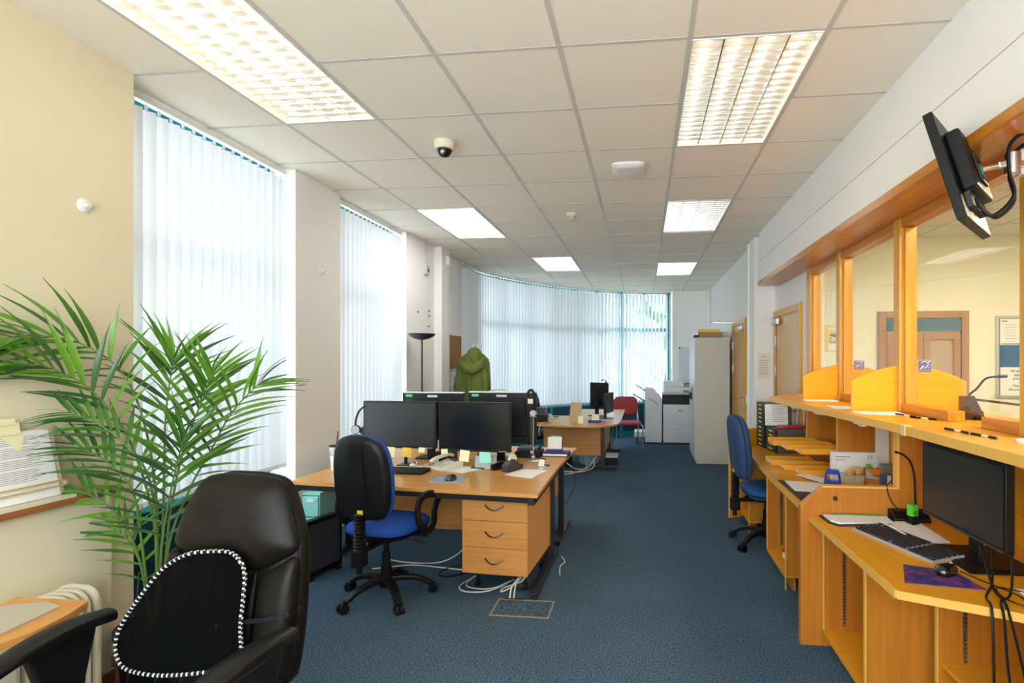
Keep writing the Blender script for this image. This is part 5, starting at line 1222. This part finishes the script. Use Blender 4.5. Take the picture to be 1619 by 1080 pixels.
base_unit('open unit under the far counter desk holding papers', .955, 1.45, 3.72, 4.28)
base_unit('low unit at the far end under the counter desk, behind the navy chair', .95, 1.45, 4.95, 5.36)
tag(B(-.03, .05, -.12, .12, 0, .035).build('papers_pile', redpl, bevel=.002), 'red booklet in the open unit under the far desk', 'booklet').location = (1.07, 4.03, .101)
tag(B(-.06, .05, -.13, .10, 0, .03).build('papers_pile', paper, bevel=.002), 'white booklets in the open unit under the far desk', 'booklet').location = (1.06, 3.88+.0, .137)

# near workstation objects
pf = thing('desk_pad', 'dark desk pad with white sheets at the far corner of the near counter desk', 'papers', (.99, 2.98, D+.0006))
MB().prism([(-.045, .025), (-.04, -.10), (.0, -.155), (.28, -.10), (.31, .03)], 0, .004).build('pad', blackp, pf)
MB().prism([(-.025, .015), (-.018, -.09), (.012, -.13), (.285, -.085), (.30, .015)], .0042, .012).build('sheets', paper, pf)
MB().prism([(.02, .012), (.28, .012), (.28, .028), (.02, .028)], .0122, .015).build('green_strip', mat('green print strip', (.02, .35, .12), .6), pf)
keyboard('black and silver keyboard on the near counter desk', 1.19, 2.59, R(-70), mat('silver grey plastic', (.35, .36, .38), .35), .46, .165)
pen('pen resting on the silver keyboard', (1.19, 2.83), (1.215, 2.62), D+.028, greyp)
t = thing('mouse_mat', 'purple galaxy-print mouse mat on the near counter desk', 'mouse mat', (1.125, 2.20, D+.0006), R(-12))
gm = bpy.data.materials.new('galaxy print'); gm.use_nodes = True; t2 = gm.node_tree; b2_ = t2.nodes['Principled BSDF']; b2_.inputs['Roughness'].default_value = .6
c_ = t2.nodes.new('ShaderNodeTexCoord'); n_ = t2.nodes.new('ShaderNodeTexNoise'); n_.inputs['Scale'].default_value = 22; n_.inputs['Detail'].default_value = 6; r_ = t2.nodes.new('ShaderNodeValToRGB')
for p_, c2_ in ((.30, (.01, .01, .08)), (.45, (.03, .03, .16)), (.52, (.07, .03, .18)), (.60, (.30, .03, .10)), (.66, (.04, .08, .22)), (.8, (.02, .02, .12))):
    e_ = r_.color_ramp.elements.new(p_); e_.color = (*c2_, 1)
t2.links.new(c_.outputs['Object'], n_.inputs['Vector']); t2.links.new(n_.outputs['Fac'], r_.inputs[0]); t2.links.new(r_.outputs[0], b2_.inputs['Base Color'])
MB().prism([(-.125, -.095), (.145, -.075), (.09, .085), (-.085, .105)], 0, .003).build('mat', gm, t)
mouse('shiny black mouse on the purple mat', 1.185, 2.235, R(-60), D+.0038, mat('glossy black', (.006, .006, .007), .12, coat=.5))
mN = monitor('large black monitor tucked under the counter edge', 1.33, 2.395, .835, 1.17, .565, R(-90)+R(1), scr=mat('grey-green unlit screen', (.016, .02, .022), .35))
MB().box(-.27, .27, -.0148, -.012, .127, .135).build('bezel_glint', darkg, mN)
tag(B(-.14, .14, -.17, .17, 0, .006).build('black_pad', blackp, bevel=.002), 'thin black pad under the near monitor stand', 'pad').location = (1.42, 2.42, D-.0)
t = thing('self_inking_stamp', 'bright green self-inking stamp beside the keyboard', 'stamp', (1.375, 2.90, D), R(25))
MB().box(-.022, .022, -.018, .018, .045, .105).build('cap', greenpl, t, bevel=.006); MB().box(-.020, .020, -.016, .016, .012, .045).box(-.024, .024, -.02, .02, 0, .012).build('frame', blackp, t, bevel=.003); MB().box(-.012, .012, -.0195, -.018, .055, .075).build('print_window', mat('darker green', (.03, .3, .02), .3), t)
sheet('cream and white printed sheets under the near monitor', [(1.20, 2.93), (1.24, 2.60), (1.40, 2.62), (1.42, 2.92)], paper, D+.0006)
sheet('pale yellow notes beside the green stamp', [(1.30, 2.98), (1.30, 2.88), (1.37, 2.88), (1.37, 2.98)], palep, D+.005, n=2)
sheet('white paper at the right edge under the cables', [(1.36, 2.12), (1.34, 1.95), (1.50, 1.90), (1.53, 2.10)], paper, D+.0006)
t = thing('gooseneck_microphone', 'black gooseneck microphone on the near counter desk', 'microphone', (1.40, 2.93+.05, D), R(0))
MB().yprism([(-.055, 0), (.03, 0), (.03, .055), (-.02, .05), (-.055, .02)], -.10, .08).build('base', blackp, t, bevel=.006)
MB().tube(spl([(.03, .0, .045), (.025, -.0, .14), (.02, .0, .24), (.0, .0, .31), (-.035, .0, .345), (-.075, .0, .36)], 5), [.005]*24+[.006]*2, 8).build('neck', blackp, t, smooth=True)
# cables at the near desk
for i, P in enumerate(([(1.33, 2.20, .83), (1.27, 2.10, .74), (1.19, 2.00, .725), (1.17, 1.935, .70), (1.155, 1.90, .45), (1.16, 1.90, .15)], [(1.37, 2.15, .90), (1.29, 2.03, .74), (1.22, 1.97, .725), (1.195, 1.915, .69), (1.185, 1.87, .50), (1.20, 1.80, .25)], [(1.30, 2.22, .83), (1.26, 2.08, .73), (1.23, 1.97, .725), (1.215, 1.91, .68), (1.215, 1.84, .52), (1.20, 1.72, .35)])):
    cable(['black cable dropping furthest left off the near counter desk', 'black cable dropping in the middle off the near counter desk', 'black cable swinging right off the near counter desk'][i], P, .0045, blackp)
cable('mouse cable curving across the near counter desk', [(1.22, 2.21, .735), (1.28, 2.17, .716), (1.33, 2.05, .714), (1.30, 1.97, .714), (1.26, 2.02, .718), (1.30, 2.12, .714), (1.38, 2.08, .714)], .0025, blackp)
cable('black lead from microphone base up the partition', [(1.345, 2.995, .765), (1.32, 3.008, .80), (1.30, 3.01, .86), (1.33, 3.06, .885), (1.42, 3.10, .95), (1.45, 3.2, 1.10), (1.46, 3.25, 1.20)], .003, blackp)
cable('thin black lead hanging under the counter near the red box', [(1.52, 3.12, .76), (1.50, 3.14, .90), (1.53, 3.12, 1.02), (1.50, 3.14, 1.20)], .0025, blackp)

# far workstation objects
bl_ = thing('desk_blotter', 'dark blotter with white sheets on the far counter desk', 'papers', (1.0, 3.65, D+.0006))
MB().prism([(-.06, -.42), (.30, -.50), (.42, .10), (-.06, .22)], 0, .004).build('pad', darkg, bl_); MB().prism([(-.03, -.10), (.30, -.16), (.34, .10), (-.02, .19)], .0042, .008).build('sheets', paper, bl_); MB().prism([(.02, -.44), (.30, -.48), (.31, -.24), (.03, -.20)], .0042, .007).build('lower_sheet', paper, bl_)
sheet('crumpled white envelope behind the blotter', [(1.10, 4.02), (1.22, 3.78), (1.34, 3.80), (1.20, 4.08)], paper, D+.010)
t = thing('hole_punch', 'bright blue hole punch standing on the far counter desk', 'hole punch', (1.24, 3.66, D+.0085), R(-22))
fr_ = MB(); W = .052
fr_.xprism([(-W, 0), (W, 0), (W, .03), (-W, .03)], -.055, .055)
fr_.xprism([(-W, .03), (-W+.014, .03), (-W+.020, .10), (-W+.010, .10)], -.045, .02).xprism([(W-.014, .03), (W, .03), (W-.010, .10), (W-.020, .10)], -.045, .02)
fr_.xprism([(-W+.008, .092), (W-.008, .092), (W-.018, .118), (-W+.018, .118)], -.045, .02).xprism([(-W+.01, .03), (W-.01, .03), (W-.01, .048), (-W+.01, .048)], -.048, .02)
fr_.build('frame', bluepl, t, bevel=.004); B(.005, .04, -.0556, -.0545, .016, .022).build('maker_mark', greyp, t); B(-.02, .02, -.0562, -.0545, .006, .012).build('slot', inkm, t)
# letter trays
for i, (yy, zz) in enumerate(((4.16, .0), (4.30, .0), (4.44, .0))): pass
def trays(label, z0, dx):
    t = thing('letter_tray', label, 'letter tray', (1.14, 4.02, D+z0))
    for k in range(3):
        y = .0+.20*k; x = dx*k
        tr = MB().box(x, x+.36, y, y+.008, .0, .045).box(x, x+.36, y+.180, y+.188, .0, .045).box(x+.352, x+.36, y, y+.188, 0, .045).build('tray_rim', oakX, t, bevel=.002)
        B(x, x+.36, y+.008, y+.180, 0, .006).build('tray_floor', oakX, t); B(x+.01, x+.30, y+.02, y+.17, .0065, .012+.004*k).build('papers', paper, t)
trays('lower row of oak letter trays on the far counter desk', .001, -.06)
t = trays('upper row of oak letter trays above the lower row', .16, -.05)
rk = MB()
for (x, y) in ((1.46, 4.0), (1.46, 4.2), (1.46, 4.4), (1.46, 4.6)): rk.box(x-.004, x+.004, y-.003, y+.003, D, D+.161)
tag(rk.build('tray_supports', steel), 'thin steel supports holding the upper letter trays', 'support')
# drawer organisers
def drawer_set(label, x, y, z, rz, n=5):
    t = thing('drawer_organiser', label, 'drawer organiser', (x, y, z), rz)
    B(-.13, .13, .012, .26, 0, .215).build('case', mat('charcoal plastic', (.12, .11, .09), .45), t, bevel=.004)
    B(-.13, .13, 0, .012, 0, .215).build('front_bezel', blackp, t)
    for k in range(n):
        z0 = .008+.041*k; d = MB().box(-.12, .12, -.006, 0, z0, z0+.034).box(-.05, .05, -.016, -.006, z0+.004, z0+.010).build('drawer', darkg, t, bevel=.002)
        B(-.045, .045, -.0075, -.0062, z0+.014, z0+.027).build('yellow_label', mat('lime yellow label', (.72, .75, .04), .5), d)
    return t
drawer_set('front black drawer organiser with yellow labels on the far counter desk', 1.185, 5.12, D+.0005, R(-90)+R(6), 5)
drawer_set('rear black drawer organiser with yellow labels at desk level', 1.15, 5.395, D+.0005, R(-90)+R(4), 5)
drawer_set('black drawer organiser stacked on top of the rear one', 1.15, 5.395, D+.217, R(-90)+R(4), 5)
sheet('white printed sheet propped against the top drawer organiser', [(0, 0), (.2, 0), (.2, .01), (0, .01)], paper, D+.4) if False else None
t = thing('printed_sheet', 'upright printed sheet leaning beside the top drawer organiser', 'paper', (1.215, 5.19, D+.218), R(-3))
MB().obox((.04, .03, .11), (.21, .002, .20), (-.12, 0, 0)).build('page', paper, t)
m = MB()
for k in range(9): m.obox((.04, .0295-.0+.0022*0, .19-.018*k), (.16-.02*(k % 3), .003, .004), (-.12, 0, 0))

q = MB()
for k in range(9): q.box(-.04, .10-.02*(k % 3), -.0022, -.0010, .08-.018*k, .084-.018*k)
ql = q.build('printed_lines', inkg, t); ql.location = (.04, .03, .11); ql.rotation_euler = (-.12, 0, 0)
tag(MB().pad([(p.x, p.y) for p in spl([(-.12, -.03, 0), (0, -.045, 0), (.12, -.02, 0), (.13, .02, 0), (0, .045, 0), (-.13, .03, 0)], 4)], [(0, .01), (.008, 0), (.02, .004), (.028, .02)], 'Z').build('red_folder', redpl, smooth=True), 'glossy red object lying on the front drawer organiser', 'pouch').location = (1.36, 5.10, D+.218)
tag(B(-.03, .03, -.05, .05, 0, .16).build('red_file', redpl, bevel=.004), 'upright red box behind the drawer organisers under the counter', 'box').location = (1.475, 4.93, D+.25)
tag(B(-.06, .06, -.06, .06, 0, .248).build('grey_file', darkg, bevel=.004), 'dark grey box behind the drawer organisers under the counter', 'box').location = (1.50, 4.88, D+.0005)
# box shelf in bay: white box, tub, orange box, red box, cable paper
t = thing('white_carton', 'white carton with small print standing behind the blue hole punch', 'box', (1.48, 3.90, D+.0006), R(0)); B(-.17, .13, -.02, .02, 0, .205).build('carton', paper, t); MB().box(-.15, -.05, -.0212, -.02, .17, .176).box(-.15, -.08, -.0212, -.02, .15, .154).box(.07, .076, -.0212, -.02, .16, .185).box(.09, .096, -.0212, -.02, .16, .185).build('print', inkg, t)
t = thing('plastic_tub', 'clear plastic tub of orange bits in front of the white carton', 'tub', (1.42, 3.80, D+.0006))
MB().pad(rrect(.13, .10, .02), [(0, .006), (.03, .0), (.07, -.004)], 'Z').build('tub', mat('hazy plastic', (.60, .48, .30), .2, var=.3, scale=50), t, smooth=True)
random.seed(4); m = MB()
for k in range(9): m.sph((random.uniform(-.045, .045), random.uniform(-.03, .03), .075+random.uniform(0, .03)), .022, 7, 5)
m.build('contents', mat('orange crumpled wrap', (.75, .42, .12), .4, var=.4, scale=50), t)
t = thing('pencil_carton', 'orange and grey printed carton of pens beside the tub', 'pen pot', (1.555, 3.82, D+.0006), R(-8))
MB().box(-.052, .052, -.03, .03, 0, .110).build('carton', mat('orange card', (.75, .22, .02), .6), t, bevel=.002); MB().xprism([(-.05, .10), (.02, .055), (.035, .0405), (-.05, .045)], -.0312, -.030).build('grey_band', greyp, t)
text('COPIER', .014, inkm, t, (.005, -.0318, .062), RX, bold=.0003)
MB().cyl((-.025, 0, .10), (-.028, 0, .135), .014, n=12).build('green_cap', greenpl, t, smooth=True); MB().obox((.025, 0, .145), (.012, .006, .09), (0, .35, 0)).build('white_tool', whitep, t)
t = thing('red_carton', 'red and white carton in front of the grey box under the counter', 'box', (1.635, 3.68, D+.0006), R(-8)); B(-.05, .05, -.03, .03, 0, .095).build('carton', mat('crimson card', (.32, .012, .02), .5), t, bevel=.002); B(-.052, -.030, -.032, -.030, 0, .095).build('white_stripe', paper, t); B(-.02, .04, -.032, -.030, .066, .071).build('white_print', paper, t)
t = thing('blue_carton', 'small blue patterned carton between orange and red ones', 'box', (1.575, 3.70, D+.0006), R(-8)); B(-.018, .018, -.03, .03, 0, .09).build('carton', mat('blue printed card', (.05, .14, .30), .5, var=.8, scale=80), t, bevel=.002)
t = thing('grey_box', 'grey box behind the red carton under the counter', 'box', (1.645, 3.78, D+.0006)); B(-.05, .045, -.03, .03, 0, .145).build('box', mat('olive grey card', (.22, .22, .17), .6), t, bevel=.002)
t = thing('hanging_paper', 'white sheet fixed upright at the back below the counter', 'paper', (1.655, 3.90, D+.0006)); B(-.05, .04, -.001, .001, 0, .46).build('page', paper, t)
# small white sockets under the counter edge
for i, (x, y) in enumerate(((1.17, 4.30), (1.20, 3.80), (1.24, 3.22))):
    t = thing('cable_block', ['white socket strip under the counter edge furthest from the view', 'white and black socket strip under the middle of the counter edge', 'white socket strip under the counter edge above the partition'][i], 'socket strip', (x, y, CT-.041))
    B(-.015, .02, -.07, .07, -.022, 0).build('strip', whitep, t, bevel=.003); B(-.017, .01, -.06, -.02, -.026, -.020).build('plug', [blackp, blackp, whitep][i], t)

# ================================================================ MONITOR ON ARM
TP = Vector((1.275, 2.31, 2.29)); tv = thing('wall_monitor', 'black tilted monitor on a silver arm high at the right', 'monitor', TP)
tv.rotation_euler = (0, 0, 0)
from mathutils import Euler
wdir = Vector((.30, .36, .0)).normalized(); nrm = Vector((-wdir.y, wdir.x, 0)); tilt = R(15)
up = (Vector((0, 0, 1))*math.cos(tilt)+nrm*math.sin(tilt)).normalized(); fr_n = wdir.cross(up).normalized()
Mx = Matrix((wdir, -nrm*math.cos(tilt)+Vector((0, 0, 1))*math.sin(tilt), up)).transposed().to_4x4()
tv.matrix_world = Matrix.Translation(TP) @ Mx
W, Hh = .46, .44
MB().box(-W/2, W/2, -.022, .012, -Hh/2, Hh/2).build('bezel', blackp, tv, bevel=.004)
# local y points to the rear of this monitor
MB().box(-W/2+.015, W/2-.015, -.024, -.0218, -Hh/2+.015, Hh/2-.015).build('screen', screen, tv)
MB().box(-W*.34, W*.36, .012, .065, -Hh*.22, Hh*.33).build('rear_housing', blackp, tv, bevel=.01)
MB().box(-.06, .06, .065, .075, -.06, .06).build('mount_plate', blackm, tv, bevel=.003)
MB().box(-.12, .12, .012, .03, -Hh*.36, -Hh*.22).build('socket_recess', darkg, tv)
for x in (-.05, .04): MB().tube([(x, .03, -Hh*.26), (x, .035, -Hh*.36)], .010, 8).build('plug', blackp, tv)
MB().box(-.03, .03, .0752, .0765, -.03, .015).build('label', mat('mint label', (.08, .55, .38), .5), tv)
pl = tv.matrix_world @ Vector((0, .075, 0))
arm = thing('articulated_bracket', 'silver jointed arm holding the high monitor', 'bracket', pl)
j1 = Vector((.10, -.02, .015)); j2 = Vector((.20, -.10, .02)); wallp = Vector((1.50, 2.18, 2.36))-pl
wallp = Vector((1.515, 2.30, 2.33))-pl
MB().tube([(0, 0, 0), tuple(j1*.6)], .014, 10).build('tilt_joint', steel, arm, smooth=True)
MB().cyl(j1-Vector((0, 0, .045)), j1+Vector((0, 0, .035)), .026, n=24).build('swivel', steel, arm, smooth=True)
MB().flat([j1*.5, j1, wallp], .030, .028).build('link', steel, arm, bevel=.006)
MB().cyl(wallp-Vector((0, 0, .04)), wallp+Vector((0, 0, .06)), .03, n=20).build('mount', whitep, arm, smooth=True)
for i, (o1, dz) in enumerate(((0, .0), (.012, .012))):
    a = tv.matrix_world @ Vector((.04-.09*i, .035, -Hh*.34))
    P = [a, a+Vector((.05, .0, -.03-.01*i)), a+Vector((.10+o1, -.02, .03)), a+Vector((.07+o1, -.04, .12)), a+Vector((.075, -.06, .20+dz)), a+Vector((.14, -.06, .245+dz)), a+Vector((.22, -.02, .22+dz))]
    cable(['outer black cable looping behind the high monitor', 'inner black cable looping behind the high monitor'][i], P, .007, blackp)

# ================================================================ PALM
random.seed(11)
palm = thing('potted_palm', 'tall green palm in a black pot between the ledge and the first blind', 'plant', (-2.24, 2.23, 0))
MB().lathe([(0, 0), (.12, 0), (.15, .30), (.16, .31), (.16, .34), (.145, .34), (.14, .31), (0, .31)], n=32).build('pot', blackp, palm, smooth=True)
so = MB().lathe([(0, .30), (.139, .30), (.139, .312), (0, .318)], n=24).build('soil', mat('potting soil', (.04, .025, .015), .95, bump=.6, bscale=60), palm)
stemm = mat('palm stem green', (.10, .17, .03), .5)
lf1 = mat('palm leaf green', (.05, .155, .014), .38, var=.35, scale=9)
lf2 = mat('bright palm leaf', (.11, .27, .02), .38, var=.3, scale=9)
lf3 = mat('dark palm leaf', (.025, .085, .018), .35, var=.3, scale=9)
def leaf_mesh(m):
    M_ = MB(); n = 6; vs = []
    for i in range(n+1):
        t = i/n; w_ = .0088*math.sin(PI*min(1, t*.92+.08))**.7*(1 if t < .4 else 1-((t-.4)/.6)**1.7)+.0004; z = -.34*t*t*.9
        vs += [(t, w_/.20*1.0, z+.010), (t, 0, z-.0), (t, -w_/.20*1.0, z+.010)]
    fs = []
    for i in range(n): fs += [(i*3, i*3+1, i*3+4, i*3+3), (i*3+1, i*3+2, i*3+5, i*3+4)]
    M_.add(vs, fs); me = M_.mesh('leaflet', m)
    for p_ in me.polygons: p_.use_smooth = True
    return me
LM = [leaf_mesh(lf1), leaf_mesh(lf2), leaf_mesh(lf3)]
FR = [
 ([(-.01, 0, .32), (.0, 0, .80), (-.02, -.03, 1.20), (-.06, -.10, 1.48), (-.15, -.20, 1.62), (-.24, -.32, 1.655), (-.285, -.42, 1.63)], 15, .19, .45, (0, 1)),
 ([(.0, 0, .32), (-.01, .0, .75), (-.06, -.06, 1.15), (-.13, -.16, 1.40), (-.21, -.28, 1.52), (-.27, -.40, 1.545)], 14, .20, .45, (0, 1, 2)),
 ([(.02, 0, .32), (.05, .01, .70), (.14, .03, .96), (.22, .05, 1.12), (.31, .07, 1.30), (.42, .08, 1.42), (.46, .08, 1.45)], 16, .175, .38, (0, 1, 1)),
 ([(.01, .01, .32), (.04, .02, .80), (.10, .04, 1.15), (.18, .06, 1.38), (.22, .06, 1.50)], 14, .20, .40, (0, 1)),
 ([(.0, .0, .32), (.0, .03, .85), (-.01, .05, 1.25), (.01, .06, 1.48), (.03, .06, 1.56)], 12, .21, .45, (2, 0, 1)),
 ([(.01, -.01, .32), (.04, -.05, .80), (.05, -.10, 1.05), (-.02, -.15, 1.20), (-.10, -.20, 1.29), (-.16, -.24, 1.33)], 14, .15, .30, (0, 0, 2)),
 ([(-.01, -.02, .32), (.0, -.08, .75), (.02, -.14, .98), (-.04, -.20, 1.12), (-.12, -.26, 1.20)], 12, .15, .30, (2, 0)),
 ([(-.02, -.01, .32), (-.03, -.06, .65), (-.07, -.12, .86), (-.14, -.18, .97), (-.20, -.22, 1.0)], 10, .13, .30, (1, 0)),
 ([(.02, -.02, .32), (.08, -.06, .70), (.16, -.10, .95), (.22, -.12, 1.12), (.26, -.13, 1.22)], 12, .20, .30, (0, 2)),
 ([(-.02, .0, .32), (-.05, -.03, .60), (-.09, -.06, .74), (-.14, -.09, .80)], 8, .14, .25, (1, 0)),
]
for P, n, ll, start, cs in FR:
    sp_ = spl(P, 8); N = len(sp_)
    fr = MB().tube(sp_, [.0065*(1-.75*i/(N-1)) for i in range(N)], 6).build('frond', stemm, palm, smooth=True)
    for k in range(n):
        u = start+(1-start)*(k/(n-1)); i = min(N-2, int(u*(N-1))); p = sp_[i].lerp(sp_[i+1], u*(N-1)-i); tg = (sp_[i+1]-sp_[i]).normalized()
        sd = tg.cross(Vector((0, 0, 1)));
        if sd.length < .2: sd = tg.cross(Vector((0, 1, .2)))
        sd.normalize(); sv = tg.cross(Vector((.70, -.71, 0))).normalized(); sv = sv if sv.dot(sd) >= 0 else -sv; sd = (sd*.35+sv*.65).normalized()
        for s_ in (-1, 1):
            v = (u-start)/(1-start); L_ = ll*(.55+.8*math.sin(PI*min(1, .15+.75*v)))*1.12*random.uniform(.88, 1.1)
            a = R(56-36*v+random.uniform(-7, 7))
            d = (tg*math.cos(a)+sd*s_*math.sin(a)+Vector((0, 0, .04+random.uniform(-.12, .12)))).normalized()
            # keep clear of the cream wall and the blind
            base = p
            for tries in range(12):
                w0_ = palm.location+base+d*L_
                if w0_.y < 2.45 and w0_.x < -2.535 or w0_.y >= 2.40 and w0_.x < -2.62: d = (d+Vector((.14, -.10, .04))).normalized()
                else: break
            zr = Vector((.40, -.42, .80)); zz = zr-d*d.dot(zr); zz.normalize(); yy = zz.cross(d); yy = (yy*math.cos(.4*s_)+zz*math.sin(.4*s_)*random.uniform(-1, 1)*.6).normalized(); zz = d.cross(yy).normalized()
            Mq = Matrix((d*L_, yy*L_, zz*L_)).transposed().to_4x4(); Mq.translation = base
            o = link(random.choice([LM[c_] for c_ in cs]), 'leaflet', fr); o.matrix_local = Mq
    # terminal leaflet
    o = link(LM[cs[0]], 'leaflet', fr); d = (sp_[-1]-sp_[-3]).normalized(); zz = (Vector((0, 0, 1))-d*d.z).normalized(); yy = zz.cross(d)
    L_ = ll*.7; Mq = Matrix((d*L_, yy*L_, zz*L_)).transposed().to_4x4(); Mq.translation = sp_[-1]; o.matrix_local = Mq
